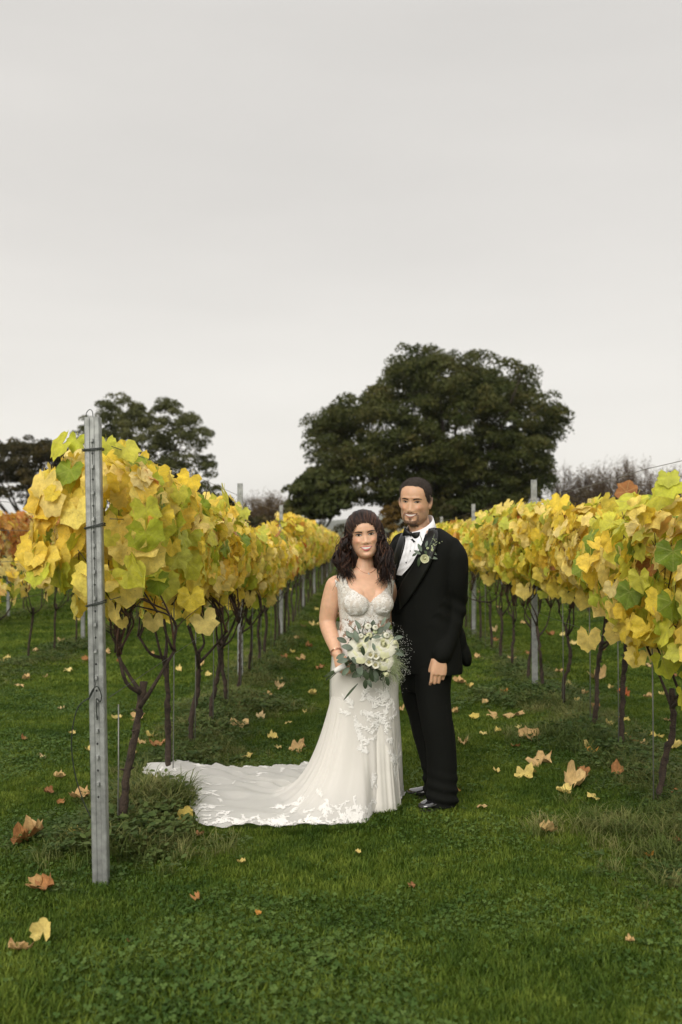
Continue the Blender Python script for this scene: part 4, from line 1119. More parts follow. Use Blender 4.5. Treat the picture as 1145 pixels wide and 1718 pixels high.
# ================================================================== PEOPLE
def skin_mat(name, rough=.48):
    m, N, L, b = new_mat(name)
    a = N.new('ShaderNodeAttribute'); a.attribute_name = 'tint'
    t = N.new('ShaderNodeTexCoord'); n = N.new('ShaderNodeTexNoise'); n.inputs['Scale'].default_value = 45; n.inputs['Detail'].default_value = 5
    L.new(t.outputs['Object'], n.inputs['Vector'])
    mr = N.new('ShaderNodeMapRange'); mr.inputs['From Min'].default_value = .3; mr.inputs['From Max'].default_value = .7; mr.inputs['To Min'].default_value = .93; mr.inputs['To Max'].default_value = 1.06
    L.new(n.outputs['Fac'], mr.inputs['Value'])
    s = N.new('ShaderNodeVectorMath'); s.operation = 'SCALE'; L.new(a.outputs['Color'], s.inputs[0]); L.new(mr.outputs[0], s.inputs['Scale'])
    L.new(s.outputs[0], b.inputs['Base Color']); b.inputs['Roughness'].default_value = rough
    b.inputs['Subsurface Weight'].default_value = .3; b.inputs['Subsurface Radius'].default_value = (1, .4, .2); b.inputs['Subsurface Scale'].default_value = .008
    bp = N.new('ShaderNodeBump'); bp.inputs['Strength'].default_value = .15; bp.inputs['Distance'].default_value = .002
    L.new(n.outputs['Fac'], bp.inputs['Height']); L.new(bp.outputs[0], b.inputs['Normal'])
    return m
M_skin = skin_mat('skin')
M_teeth = pmat('teeth', (.80, .75, .68), .3)
M_eyew = pmat('eye_white', (.55, .50, .46), .2)
M_iris = pmat('iris_dark', (.035, .02, .012), .12, spec=.8)
M_lash = pmat('lash_dark', (.022, .013, .010), .7)
M_brow = pmat('brow_hair', (.016, .010, .008), .8)
M_brow_g = pmat('brow_hair_soft', (.045, .026, .018), .85)
M_lipb = pmat('lip_rose', (.52, .12, .11), .32)
M_lipg = pmat('lip_brown', (.40, .17, .12), .5)
M_hairb = pmat('hair_dark_brown', (.015, .0075, .0055), .30, bump=.4, bscale=300, var=.5, vscale=25, spec=.25)
M_hairg = pmat('hair_short_black', (.045, .031, .023), .85, bump=1.0, bscale=420, var=.5, vscale=160)
M_mouth = pmat('mouth_dark', (.06, .015, .012), .8)

def fuse(mb, voxel, iters=4, factor=.5):
    me = mb.mesh('tmp', [])
    o = bpy.data.objects.new('tmp', me); C.objects.link(o)
    m = o.modifiers.new('r', 'REMESH'); m.mode = 'VOXEL'; m.voxel_size = voxel; m.adaptivity = 0
    if iters:
        s = o.modifiers.new('s', 'SMOOTH'); s.factor = factor; s.iterations = iters
    dg = bpy.context.evaluated_depsgraph_get(); ev = o.evaluated_get(dg)
    m2 = ev.to_mesh(); n = len(m2.vertices)
    V = np.zeros(n * 3); m2.vertices.foreach_get('co', V); V = V.reshape(-1, 3)
    F = [tuple(p.vertices) for p in m2.polygons]
    ev.to_mesh_clear(); bpy.data.objects.remove(o); bpy.data.meshes.remove(me)
    return V, F
def bvh_of(V, F): return BVHTree.FromPolygons([tuple(v) for v in V], F)
def vnormals(V, F):
    F4 = np.array([f if len(f) == 4 else (*f, f[2]) for f in F])
    n = np.cross(V[F4[:, 2]] - V[F4[:, 0]], V[F4[:, 3]] - V[F4[:, 1]])
    N = np.zeros_like(V)
    for k in range(4): np.add.at(N, F4[:, k], n)
    return N / (np.linalg.norm(N, axis=1)[:, None] + 1e-12)

def loft(mb, rings, yaw=0.0, n=28, e=2.3, pivot=(0, 0)):
    """rings: (z, cx, cy, half width, front, back); yaw turns the section about z"""
    c, s = math.cos(yaw), math.sin(yaw)
    th = np.linspace(0, 2 * math.pi, n, endpoint=False)
    v = []
    for z, cx, cy, hw, fr, bk in rings:
        ct, st = np.cos(th), np.sin(th)
        k = (np.abs(ct) ** e + np.abs(st) ** e) ** (-1 / e)
        x = hw * ct * k; y = np.where(st < 0, fr, bk) * st * k
        v.append(np.stack([cx + c * x - s * y, cy + s * x + c * y, np.full(n, z)], 1))
    f = grid_faces(len(rings), n, True)
    f.append(tuple(range(n))[::-1]); f.append(tuple(range((len(rings) - 1) * n, len(rings) * n)))
    mb.add(np.concatenate(v), f)
def refine(rings, k=4):
    P = smooth_path([list(r) for r in rings], (len(rings) - 1) * k + 1)
    return [tuple(p) for p in P]

HEADT = np.array([  # w, half width, front, back
 (-.117, .016, .070, -.035), (-.108, .040, .084, -.005), (-.095, .0505, .089, .015), (-.078, .0590, .0885, .035), (-.055, .0655, .087, .062), (-.03, .0695, .0865, .078), (0, .0715, .086, .090), (.025, .074, .090, .097),
 (.05, .0755, .0885, .098), (.072, .072, .080, .092), (.092, .061, .063, .076), (.106, .044, .042, .054), (.115, .025, .022, .030), (.1185, .006, .005, .008)])
def head_rings(jaw=1.0):
    P = smooth_path(HEADT, 46)
    out = []
    for w, hw, fr, bk in P:
        if w < -.04: hw *= 1 + (jaw - 1) * min(1, (-.04 - w) / .04)
        out.append((w, 0, 0, max(hw, .003), max(fr, .003), max(bk, .003)) if bk > 0 else (w, 0, -(fr - .02 * 0 - abs(bk)) * 0, max(hw, .003), fr, .003))
    return out
def g2(u, w, cu, cw, su, sw): return np.exp(-((u - cu) / su) ** 2 - ((w - cw) / sw) ** 2)
def face_disp(u, w, male):
    a = np.abs(u)
    d = np.zeros_like(u)
    w0 = w
    w = np.where(w < 0, w * (1.0 if male else 1.13), w)      # a shorter nose for her
    amp = np.interp(w, [-.064, -.056, -.048, -.039, -.02, 0, .014, .03], [0, .003, .012, .0170, .0095, .0040, .0018, 0])
    wid = np.interp(w, [-.05, -.038, -.02, .01], [.0130, .0125, .0120, .0135])
    d += amp * np.exp(-(u / wid) ** 2)
    d += .0060 * g2(a, w, .0130, -.0445, .0062, .0065)
    w = w0
    d -= .0052 * g2(a, w, .031, .001, .0165, .0105)
    d -= .003 * g2(a, w, .015, .004, .006, .009)
    d += .0030 * g2(a, w, .030, .0015, .011, .0055)          # lid over the eyeball
    d += .0030 * g2(a, w, .028, .021, .020, .006) * (1.4 if male else .7)
    d += .0085 * g2(a, w, .040, -.031, .014, .013)           # smiling cheek
    d -= .0034 * np.exp(-((a - (.022 + (-.045 - w) * .55)) / .0045) ** 2) * np.clip((-.04 - w) / .01, 0, 1) * np.clip((w + .078) / .012, 0, 1)
    d += .0040 * g2(u, w, 0, -.064, .026, .014)
    d -= .0045 * g2(u, w, 0, -.0865, .017, .006)
    d += .0060 * g2(u, w, 0, -.101, .017, .012) * (1.2 if male else .8)
    d -= .0025 * g2(a, w, .057, -.055, .012, .02)
    return d

def build_body(mb, H, s, male, voxel, name, root, skin, parts_fn=None):
    hm = MB(); loft(hm, [r_ if male or r_[0] < .02 else (.02 + (r_[0] - .02) * .82, *r_[1:]) for r_ in head_rings(1.1 if male else 1.0)], n=48, e=2.15)
    Vh = hm.v[0] * s
    Hn = np.array(H)
    Vw = Vh @ Hn[:3, :3].T + Hn[:3, 3]
    mb.add(Vw, hm.f)
    for sg in (-1, 1):      # ears
        e = MB(); Mx = Euler((R(-8), R(8) * sg, R(24) * sg)).to_matrix()
        ball(e, (sg * .0785, .012, -.004), (.0075, .0185, .031), 14, 10, Mx)
        ball(e, (sg * .0755, .004, -.024), (.007, .010, .014), 10, 8)
        mb.add((e.v[0] * s) @ Hn[:3, :3].T + Hn[:3, 3], e.f[:len(e.f)]) if len(e.v) == 1 else mb.add((np.concatenate(e.v) * s) @ Hn[:3, :3].T + Hn[:3, 3], e.f)
    V, F = fuse(mb, voxel, 5)
    Hi = np.linalg.inv(Hn)
    L_ = (V @ Hi[:3, :3].T + Hi[:3, 3]) / s
    u, fwd, w = L_[:, 0], -L_[:, 1], L_[:, 2]
    msk = (fwd > .035) & (w > -.13) & (w < .12) & (np.abs(u) < .085)
    N_ = vnormals(V, F); Nl = N_ @ Hi[:3, :3].T
    face = np.clip((fwd - .035) / .03, 0, 1) * np.clip(-Nl[:, 1] * 1.6, 0, 1) * msk
    d = face_disp(u, w, male) * face
    L2 = L_.copy(); L2[:, 1] -= d
    Vn = (L2 * s) @ Hn[:3, :3].T + Hn[:3, 3]
    V = np.where(msk[:, None], Vn, V)
    # tint
    base = np.array(skin); col = np.tile(base, (len(V), 1))
    hd = (w > -.135) & (w < .14) & (np.abs(u) < .1) & (np.abs(L_[:, 1]) < .13)
    a = np.abs(u)
    def blend(k, c): 
        nonlocal col
        col = col * (1 - k[:, None]) + np.array(c) * k[:, None]
    blend(hd * .35 * g2(a, w, .045, -.028, .016, .014) * (fwd > .03), base * np.array([1.1, .62, .55]))
    if not male:
        blend(hd * .8 * g2(a, w, .031, .004, .020, .0095) * (fwd > .03), base * np.array([.42, .32, .3]))
        blend(hd * .25 * (fwd < .06) * (w < -.02), base * np.array([.8, .65, .55]))
    else:
        blend(hd * .35 * g2(a, w, .031, .002, .016, .009) * (fwd > .03), base * np.array([.5, .4, .35]))
        nz_ = .5 + .5 * vnoise(L_, 260, 4)
        jaw = np.clip((-.058 - w) / .014, 0, 1) * np.clip((.035 - np.abs(fwd - .055)) / .02, 0, 1) * (a > .022)
        jawline = np.clip((a - .034) / .012, 0, 1) * np.clip((-.018 - w) / .03, 0, 1) * (fwd > -.005) * (w > -.125)
        blend(hd * np.clip(jawline * .5, 0, 1) * (.6 + .4 * nz_), (.06, .038, .028))
        must = np.exp(-((w - (-.0575 - .35 * np.clip(a - .012, 0, 1))) / .0045) ** 2) * np.clip((.034 - a) / .006, 0, 1) * (fwd > .06)
        side = np.exp(-((a - .036) / .006) ** 2) * np.clip((-.060 - w) / .006, 0, 1) * np.clip((w + .105) / .01, 0, 1) * (fwd > .04)
        chin = np.clip((-.089 - w) / .006, 0, 1) * np.clip((.036 - a) / .01, 0, 1) * (fwd > .02) * (w > -.125)
        soul = g2(u, w, 0, -.0865, .007, .005)
        blend(hd * np.clip(.95 * must + .8 * side + .95 * chin + .8 * soul, 0, .93) * (.7 + .3 * nz_), (.022, .014, .010))
        # fading sides of the haircut
        fade = np.clip((w - .02) / .035, 0, 1) * np.clip((.058 - fwd) / .012, 0, 1) + np.clip((.02 - fwd) / .02, 0, 1) * np.clip((w + .03) / .04, 0, 1)
        blend(hd * np.clip(fade, 0, 1) * .8 * (np.abs(Nl[:, 0]) < 1.1), (.04, .026, .018))
    me = bpy.data.meshes.new('body'); me.from_pydata(V.tolist(), [], F)
    me.polygons.foreach_set('use_smooth', np.ones(len(F), bool))
    at_ = me.attributes.new('tint', 'FLOAT_COLOR', 'POINT')
    at_.data.foreach_set('color', np.hstack([col, np.ones((len(V), 1))]).ravel().astype(np.float32))
    me.materials.append(M_skin); me.update()
    o = link('body', me, root)
    return o, V, F, bvh_of(V, F)

class Face:
    """lays thin pieces onto the front of a head"""
    def __init__(s, H, sc, bvh, root): s.H, s.s, s.b, s.root = H, sc, bvh, root; s.d = (H.to_3x3() @ Vector((0, 1, 0))).normalized()
    def pt(s, u, w, off):
        p = s.H @ (Vector((u, -.3, w)) * s.s)
        hit = s.b.ray_cast(p, s.d)
        q = hit[0] if hit[0] is not None else s.H @ (Vector((u, -.085, w)) * s.s)
        return q - s.d * off
    def patch(s, name, top, bot, n, mat, off=.0006, bulge=0.0, rows=4, u0=-1, u1=1, uf=None):
        """top/bot: functions of t in [-1, 1] giving (u, w)"""
        V = []
        for i in range(rows):
            k = i / (rows - 1)
            for j in range(n):
                t = u0 + (u1 - u0) * j / (n - 1)
                a, b = top(t), bot(t)
                u = a[0] * (1 - k) + b[0] * k; w = a[1] * (1 - k) + b[1] * k
                V.append(s.pt(u, w, off + bulge * math.sin(math.pi * k) * math.sqrt(max(0, 1 - t * t))))
        return MB().add(V, grid_faces(rows, n)).build(name, mat, s.root)
    def disc(s, name, u, w, ru, rw, mat, off, dome=.0):
        V = [s.pt(u, w, off + dome)]
        for k in (.5, 1.0):
            for j in range(14):
                t = 2 * math.pi * j / 14
                V.append(s.pt(u + ru * k * math.cos(t), w + rw * k * math.sin(t), off + dome * (1 - k)))
        f = [(0, 1 + j, 1 + (j + 1) % 14) for j in range(14)] + [(1 + j, 15 + j, 15 + (j + 1) % 14, 1 + (j + 1) % 14) for j in range(14)]
        return MB().add(V, f).build(name, mat, s.root)

def make_face(F, male, gaze=0.0):
    for sg in (-1, 1):
        cu = sg * .0308; ew, eh = (.0145, .0030) if male else (.0150, .0044)
        tilt = .0012
        curve = lambda t, h, k=1.0: (cu + sg * ew * k * t, .0008 + tilt * t + h * (1 - t * t))
        F.patch('eye_socket_line', lambda t: curve(t, eh + (.0022 if male else .0035), 1.13), lambda t: curve(t, -eh * .9 - .0012, 1.1), 13, M_lash, .0004)
        F.patch('eye', lambda t: curve(t, eh), lambda t: curve(t, -eh * .8), 13, M_eyew, .0010, .0006)
        F.disc('iris', cu + gaze, .0012, .0056, min(.0048, eh * 1.05), M_iris, .0018, .0004)
        F.patch('eyelash', lambda t: curve(t, eh + .0030, 1.12), lambda t: curve(t, eh - .0014, 1.0), 11, M_lash, .0024)
        th = .0030 if male else .0026
        bc = (lambda t: (cu + sg * (.0015 + .0195 * t), .0130 + .0040 * (1 - (t - .15) ** 2) + (.0004 * t if not male else 0)))
        def btop(t): a = bc(t); return (a[0], a[1] + th * (1 - .7 * max(0, t)))
        def bbot(t): a = bc(t); return (a[0], a[1] - th * (1 - .6 * max(0, t)))
        F.patch('eyebrow', btop, bbot, 12, M_brow_g if male else M_brow, .0010, .0008)
        F.disc('nostril', sg * .0072, -.0500 if male else -.0440, .0028, .0014, M_mouth, .0006)
    mw = .0330 if male else .0305
    cw = -.0645; lift = .0068 if male else .0066
    th_t, th_b = (.0030, .0062) if male else (.0034, .0074)
    mc = lambda t: cw + lift * t * t
    q = lambda t: max(0.0, 1 - t * t)
    F.patch('mouth', lambda t: (mw * t, mc(t) + th_t * q(t) + .0012), lambda t: (mw * t, mc(t) - th_b * q(t) - .0012), 17, M_mouth, .0006)
    F.patch('teeth', lambda t: (mw * .86 * t, mc(t * .86) + th_t * q(t)), lambda t: (mw * .86 * t, mc(t * .86) - th_b * .8 * q(t)), 15, M_teeth, .0012, .0006)
    lm = M_lipg if male else M_lipb
    ul = .0042 if male else .0058; ll = .0075 if male else .0088
    F.patch('upper_lip', lambda t: (mw * 1.06 * t, mc(t) + th_t * q(t) + ul * (1 - .85 * abs(t) ** 1.6) - .0012 * math.exp(-(t / .15) ** 2)), lambda t: (mw * 1.03 * t, mc(t) + th_t * q(t) - .0002), 19, lm, .0014, .0022)
    F.patch('lower_lip', lambda t: (mw * .98 * t, mc(t) - th_b * q(t)), lambda t: (mw * .95 * t, mc(t) - th_b * q(t) - ll * (1 - .9 * abs(t) ** 2)), 19, lm, .0014, .0028)

def beard(F):
    M_b = pmat('beard_hair', (.235, .135, .082), .9, bump=.8, bscale=500, var=.45, vscale=220)
    mw = .0335; mc = lambda t: -.0645 + .0068 * t * t
    wob = lambda t, k: .0007 * math.sin(t * 23 + k)
    F.patch('moustache', lambda t: (mw * 1.02 * t, mc(t) + .0118 - .0075 * abs(t) ** 1.5 - .002 * math.exp(-(t / .12) ** 2) + wob(t, 0)), lambda t: (mw * 1.12 * t, mc(t) + .0058 - .0062 * abs(t) ** 3), 25, M_b, .0012, .0004)
    for sg in (-1, 1):
        F.patch('beard_side', lambda t: (sg * (.0395 - .003 * t * t) , -.0765 - .0165 * t), lambda t: (sg * (.0345 - .0045 * max(0, t)), -.0765 - .0165 * t), 12, M_b, .0010)
    F.patch('goatee', lambda t: (.0375 * t, -.0935 - .0035 * (1 - abs(t)) + .006 * t * t + wob(t, 2)), lambda t: (.030 * t, -.1165 + .005 * t * t + wob(t, 4)), 25, M_b, .0012, .0008, rows=6)
    F.patch('soul_patch', lambda t: (.0075 * t, -.0815), lambda t: (.0050 * t, -.0965), 7, M_b, .0012)

def limb(mb, ctrl, radii, n=26, seg=16, flat=1.0):
    P = smooth_path(ctrl, n)
    tube(mb, P, radii, seg, flat=flat)
    ball(mb, P[0], radii[0], 14, 10); ball(mb, P[-1], radii[-1] * .98, 12, 8)

def hand(mb, wrist, F_, B_, T_, curl, scale=1.0, thumb=(.6, .7), spread=.0, widths=.080):
    """wrist point; F_ finger direction, B_ back-of-hand normal, T_ thumb side; curl = bend at the three joints (radians)"""
    F_, B_, T_ = [Vector(v).normalized() for v in (F_, B_, T_)]
    B_ = (B_ - F_ * B_.dot(F_)).normalized(); T2 = F_.cross(B_); T_ = T2 if T2.dot(T_) > 0 else -T2
    W = Vector(wrist)
    def P(f, t, b): return W + (F_ * f + T_ * t + B_ * b) * scale
    # palm as a flattened loft
    secs = [(-.01, .024, .019), (.02, .032, .018), (.05, .040, .0165), (.078, .041, .0145), (.092, .038, .012)]
    v = []; n = 18
    for f, hw, ht in secs:
        for j in range(n):
            a = 2 * math.pi * j / n
            c, s_ = math.cos(a), math.sin(a); k = (abs(c) ** 2.8 + abs(s_) ** 2.8) ** (-1 / 2.8)
            v.append(P(f, hw * c * k, ht * s_ * k))
    fc = grid_faces(len(secs), n, True); fc.append(tuple(range(n))[::-1]); fc.append(tuple(range((len(secs) - 1) * n, len(secs) * n)))
    mb.add(v, fc)
    lens = [(.042, .026, .020), (.046, .029, .021), (.043, .027, .021), (.034, .020, .018)]
    for i, (tpos, ln) in enumerate(zip((.0305, .0105, -.0095, -.0285), lens)):
        p = P(.086 - (.008 if i == 3 else 0), tpos, .001); pts = [P(.05, tpos * .9, 0), p]
        ang = 0
        for L_, c_ in zip(ln, curl if np.isscalar(curl[0]) else curl[i]):
            ang += c_
            d = F_ * math.cos(ang) - B_ * math.sin(ang) + T_ * spread * (tpos / .03)
            p = p + d.normalized() * L_ * scale; pts.append(p)
        r = .0092 * scale * (.88 if i == 3 else 1)
        for a, b, r0, r1 in zip(pts[:-1], pts[1:], (r * 1.1, r, r * .93, r * .86), (r, r * .93, r * .86, r * .76)):
            tube(mb, [a, a.lerp(b, .5), b], [r0, (r0 + r1) / 2 * .96, r1], 12); ball(mb, b, r1 * 1.02, 10, 8)
    t0 = P(.018, .026, -.006); td = (F_ * thumb[0] + T_ * thumb[1] - B_ * .35).normalized()
    t1 = t0 + td * .036 * scale; td2 = (td * .8 + F_ * .5 - B_ * .25).normalized(); t2 = t1 + td2 * .030 * scale; t3 = t2 + (td2 + F_ * .3 - B_ * .1).normalized() * .024 * scale
    for a, b, r0, r1 in ((t0, t1, .0145, .0115), (t1, t2, .0115, .0100), (t2, t3, .0100, .0078)):
        tube(mb, [a, a.lerp(b, .5), b], [r0 * scale, (r0 + r1) / 2 * scale, r1 * scale], 12); ball(mb, b, r1 * scale, 10, 8)

# ------------------------------------------------------------------ THE BRIDE
BO = at(613, 1360, 5.36); BO = Vector((BO.x, 5.36, 0.0))
bride = empty('person', BO); tag(bride, 'smiling woman with dark curls in white lace wedding gown holding a bouquet', 'person', 'the bride and groom')
def bl(px, py, dy=0.0):
    p = at(px, py, 5.36 + dy); return np.array([p.x - BO.x, dy, p.z])
hc_ = bl(611.5, 896.5, .0)
HB = Matrix.Translation(Vector(hc_) + Vector((0, .012, 0))) @ Euler((R(2), R(-6), R(2)), 'XYZ').to_matrix().to_4x4()
sB = 1.075
mb = MB()
YB = R(14)
neck = bl(612, 957, .025); shz = 1.0
def zr(py): return bl(600, py)[2]
def xr_(px): return bl(px, 1000)[0]
loft(mb, refine([(zr(1330), .0, .0, .10, .09, .09), (zr(1230), .005, 0, .125, .08, .09), (zr(1150), 0, 0, .148, .085, .11), (zr(1118), 0, 0, .152, .088, .108), (zr(1090), 0, 0, .143, .088, .098), (zr(1060), -.004, .0, .132, .096, .085),
   (zr(1035), -.002, 0, .132, .098, .08), (zr(1010), .0, 0, .143, .105, .088), (zr(990), .0, .005, .150, .098, .092), (zr(975), .0, .012, .158, .078, .088), (zr(966), .0, .02, .150, .055, .075), (zr(959), .0, .022, .105, .045, .06), (zr(953), .0, .022, .05, .04, .05)]), YB, 40)
cB, sB_ = math.cos(YB), math.sin(YB)
for sg in (-1, 1):
    ball(mb, (sg * .066 * cB + .078 * sB_, sg * .066 * sB_ - .078 * cB, zr(1012)), (.066, .056, .060), 20, 14)
    ball(mb, (sg * .062 * cB + .06 * sB_, sg * .062 * sB_ - .06 * cB, zr(1000)), (.055, .05, .055), 20, 14)
limb(mb, [neck + [0, .01, -.05], neck + [0, .004, .02], np.array(HB @ Vector((0, .03, -.06)))], [.058, .051, .052], 10)
sh = bl(563, 983, .01); el = bl(550, 1045, .03); wr = bl(566, 1098, -.13)
limb(mb, [sh + [.02, 0, .002], sh, (sh + el) / 2 + [-.006, 0, 0], el, (el + wr) / 2 + [-.002, .004, 0], wr], [.046, .053, .052, .046, .040, .026], 30, 18)
hp = Vector(bl(566, 1100, -.135))
hand(mb, hp, (.38, -.35, -.85), (-.55, -.8, .05), (.6, -.3, .6), (.9, 1.3, 1.0), .90, thumb=(.8, .35))
shr = bl(651, 985, .065); elr = bl(664, 1040, .28); wrr = bl(705, 1045, .31)
limb(mb, [shr, (shr + elr) / 2 + [0, .03, 0], elr, wrr], [.046, .048, .04, .027], 24, 16)
hand(mb, wrr, (1, .0, .1), (0, 1, 0), (0, 0, 1), (.15, .15, .15), .9)
for sg in (-1, 1):
    limb(mb, [(sg * .07, .02, .75), (sg * .065, .01, .45), (sg * .06, .02, .1)], [.075, .055, .038], 14, 14)
    ball(mb, (sg * .06, .01, .06), (.032, .06, .03), 12, 8)
body_b, VB, FB, bvB = build_body(mb, HB, sB, False, .0036, 'bride', bride, (.70, .425, .280))
make_face(Face(HB, sB, bvB, bride), False)

# lace bodice: the body's own surface between waist and neckline, lifted off the skin
def lace_mat(name, c_lace, c_base, scale, thr, clear=0.0, glit=0.0, line=(.30, .26, .22)):
    m, N, L, b = new_mat(name)
    t = N.new('ShaderNodeTexCoord')
    w = N.new('ShaderNodeTexNoise'); w.inputs['Scale'].default_value = scale * .35; w.inputs['Detail'].default_value = 2
    L.new(t.outputs['Object'], w.inputs['Vector'])
    mx0 = N.new('ShaderNodeVectorMath'); mx0.operation = 'MULTIPLY_ADD'; mx0.inputs[1].default_value = (.05, .05, .05)
    L.new(w.outputs['Color'], mx0.inputs[0]); L.new(t.outputs['Object'], mx0.inputs[2])
    v = N.new('ShaderNodeTexVoronoi'); v.feature = 'DISTANCE_TO_EDGE'; v.inputs['Scale'].default_value = scale
    L.new(mx0.outputs[0], v.inputs['Vector'])
    n = N.new('ShaderNodeTexNoise'); n.inputs['Scale'].default_value = scale * .55; n.inputs['Detail'].default_value = 3; L.new(t.outputs['Object'], n.inputs['Vector'])
    r = N.new('ShaderNodeMapRange'); r.inputs['From Min'].default_value = thr; r.inputs['From Max'].default_value = thr + .07; L.new(n.outputs['Fac'], r.inputs['Value'])
    ed = N.new('ShaderNodeMapRange'); ed.inputs['From Min'].default_value = .02; ed.inputs['From Max'].default_value = .06; ed.inputs['To Min'].default_value = 0; ed.inputs['To Max'].default_value = 1
    L.new(v.outputs['Distance'], ed.inputs['Value'])
    m1 = N.new('ShaderNodeMix'); m1.data_type = 'RGBA'; L.new(ed.outputs[0], m1.inputs[0]); m1.inputs[6].default_value = (*line, 1); m1.inputs[7].default_value = (*c_lace, 1)
    m2 = N.new('ShaderNodeMix'); m2.data_type = 'RGBA'; L.new(r.outputs[0], m2.inputs[0]); L.new(m1.outputs[2], m2.inputs[6]); m2.inputs[7].default_value = (*c_base, 1)
    L.new(m2.outputs[2], b.inputs['Base Color']); b.inputs['Roughness'].default_value = .5
    bp = N.new('ShaderNodeBump'); bp.inputs['Strength'].default_value = .6; bp.inputs['Distance'].default_value = .002
    L.new(ed.outputs[0], bp.inputs['Height']); L.new(bp.outputs[0], b.inputs['Normal'])
    if clear:
        tr = N.new('ShaderNodeBsdfTransparent'); ms = N.new('ShaderNodeMixShader')
        k = N.new('ShaderNodeMath'); k.operation = 'MULTIPLY'; k.inputs[1].default_value = clear; L.new(r.outputs[0], k.inputs[0])
        L.new(k.outputs[0], ms.inputs[0]); L.new(b.outputs[0], ms.inputs[1]); L.new(tr.outputs[0], ms.inputs[2]); L.new(ms.outputs[0], N['Material Output'].inputs['Surface'])
    return m
M_cup = lace_mat('beaded_lace', (.80, .77, .72), (.66, .60, .53), 90, .52, line=(.40, .35, .29))
M_mid = lace_mat('sheer_lace_midriff', (.80, .77, .72), (.50, .34, .25), 55, .47, clear=.35, line=(.42, .36, .30))
M_satin = pmat('ivory_satin', (.80, .77, .71), .42, bump=.05, bscale=8, var=.03, vscale=5)
M_lace = pmat('white_lace', (.88, .865, .83), .6, bump=.5, bscale=400)
def tulle(name, clear, col=(.92, .90, .86)):
    m, N, L, b = new_mat(name)
    b.inputs['Base Color'].default_value = (*col, 1); b.inputs['Roughness'].default_value = .85; b.inputs['Specular IOR Level'].default_value = .1
    tl = N.new('ShaderNodeBsdfTranslucent'); tl.inputs['Color'].default_value = (*col, 1)
    m0 = N.new('ShaderNodeMixShader'); m0.inputs[0].default_value = .35; L.new(b.outputs[0], m0.inputs[1]); L.new(tl.outputs[0], m0.inputs[2])
    lw = N.new('ShaderNodeLayerWeight'); lw.inputs['Blend'].default_value = .35
    mr = N.new('ShaderNodeMapRange'); mr.inputs['To Min'].default_value = clear; mr.inputs['To Max'].default_value = clear * .25; L.new(lw.outputs['Facing'], mr.inputs['Value'])
    tr = N.new('ShaderNodeBsdfTransparent'); m1 = N.new('ShaderNodeMixShader'); L.new(mr.outputs[0], m1.inputs[0]); L.new(m0.outputs[0], m1.inputs[1]); L.new(tr.outputs[0], m1.inputs[2])
    L.new(m1.outputs[0], N['Material Output'].inputs['Surface'])
    return m
M_tulle = tulle('tulle', .20)
M_tulle2 = tulle('tulle_sheer', .62)
NB = vnormals(VB, FB)
xt = VB[:, 0] * cB + VB[:, 1] * sB_; yt = -VB[:, 0] * sB_ + VB[:, 1] * cB
zn = VB[:, 2]
vb = zr(1009)
neckl = np.where(yt < 0.01, vb + .62 * np.abs(xt) ** .9 + .0, zr(1000) + .0 * xt)
strapm = (np.abs(np.abs(xt) - (.118 + .25 * np.clip(zn - zr(985), 0, .1))) < .017) & (zn > zr(1000)) & (zn < 1.34)
armd = np.array([1.0] * len(VB))
def dseg(P, a, b):
    a, b = np.array(a), np.array(b); ab = b - a
    t = np.clip(((P - a) @ ab) / (ab @ ab), 0, 1)
    return np.linalg.norm(P - (a + t[:, None] * ab), axis=1)
armd = np.minimum(dseg(VB, sh + [-.004, 0, -.02], el), np.minimum(dseg(VB, el, wr), dseg(VB, shr + [.01, 0, -.02], elr)))
notarm = (armd > .054) & (np.abs(xt) < .165)
bod = (zn > zr(1068)) & (((zn < neckl) & notarm) | (strapm & (armd > .03)))
def sub_surface(mask, off, name, mat, thick=0.0):
    idx = -np.ones(len(VB), int); fs = [f for f in FB if all(mask[i] for i in f)]
    used = sorted({i for f in fs for i in f}); idx[used] = np.arange(len(used))
    V = VB[used] + NB[used] * off
    return MB().add(V, [tuple(int(idx[i]) for i in f) for f in fs]).build(name, mat, bride)
cupz = zr(1040) + .12 * np.abs(xt)
sub_surface(bod & (zn > cupz - .006), .0045, 'bodice', M_cup)
sub_surface(bod & (zn < cupz + .006), .0035, 'midriff_lace', M_mid)

# gown: satin lining and tulle overskirt running out into a train
th_k = np.array([h[0] for h in HEM], float); 
def hem_at(th):
    a = np.where(th_k <= 0, -th_k, 360 - th_k)          # clockwise order seen from above: right, front, left, back
    order = np.argsort(a); a = a[order]; G = HEMG[order]
    q = (-th) % 360
    aa = np.concatenate([a, [360]]); GG = np.vstack([G, G[:1]])
    return np.stack([np.interp(q, aa, GG[:, 0]), np.interp(q, aa, GG[:, 1])], -1)
HIPS = np.array([  # photo y, left px, right px, front, back
 (1056, 569, 656, .088, .078), (1072, 563.5, 661, .104, .096), (1085, 561, 663, .110, .106), (1100, 559.5, 665, .115, .118), (1120, 558, 667, .118, .128), (1150, 557, 668, .116, .13), (1185, 558, 668, .112, .13), (1230, 562, 668, .112, .13), (1290, 566, 670, .12, .14), (1345, 566, 674, .135, .15)])
def body_ring(z, th, grow=0.0):
    zz = np.array([zr(h[0]) for h in HIPS])[::-1]
    L_, R_ = np.interp(z, zz, xr_p[:, 0][::-1]), np.interp(z, zz, xr_p[:, 1][::-1])
    fr, bk = np.interp(z, zz, HIPS[::-1, 3]), np.interp(z, zz, HIPS[::-1, 4])
    c, s_ = np.cos(th), np.sin(th); e = 2.2
    k = (np.abs(c) ** e + np.abs(s_) ** e) ** (-1 / e)
    return np.stack([(L_ + R_) / 2 + ((R_ - L_) / 2 + grow) * c * k, (np.where(s_ < 0, fr, bk) + grow) * s_ * k, z * np.ones_like(th)], -1)
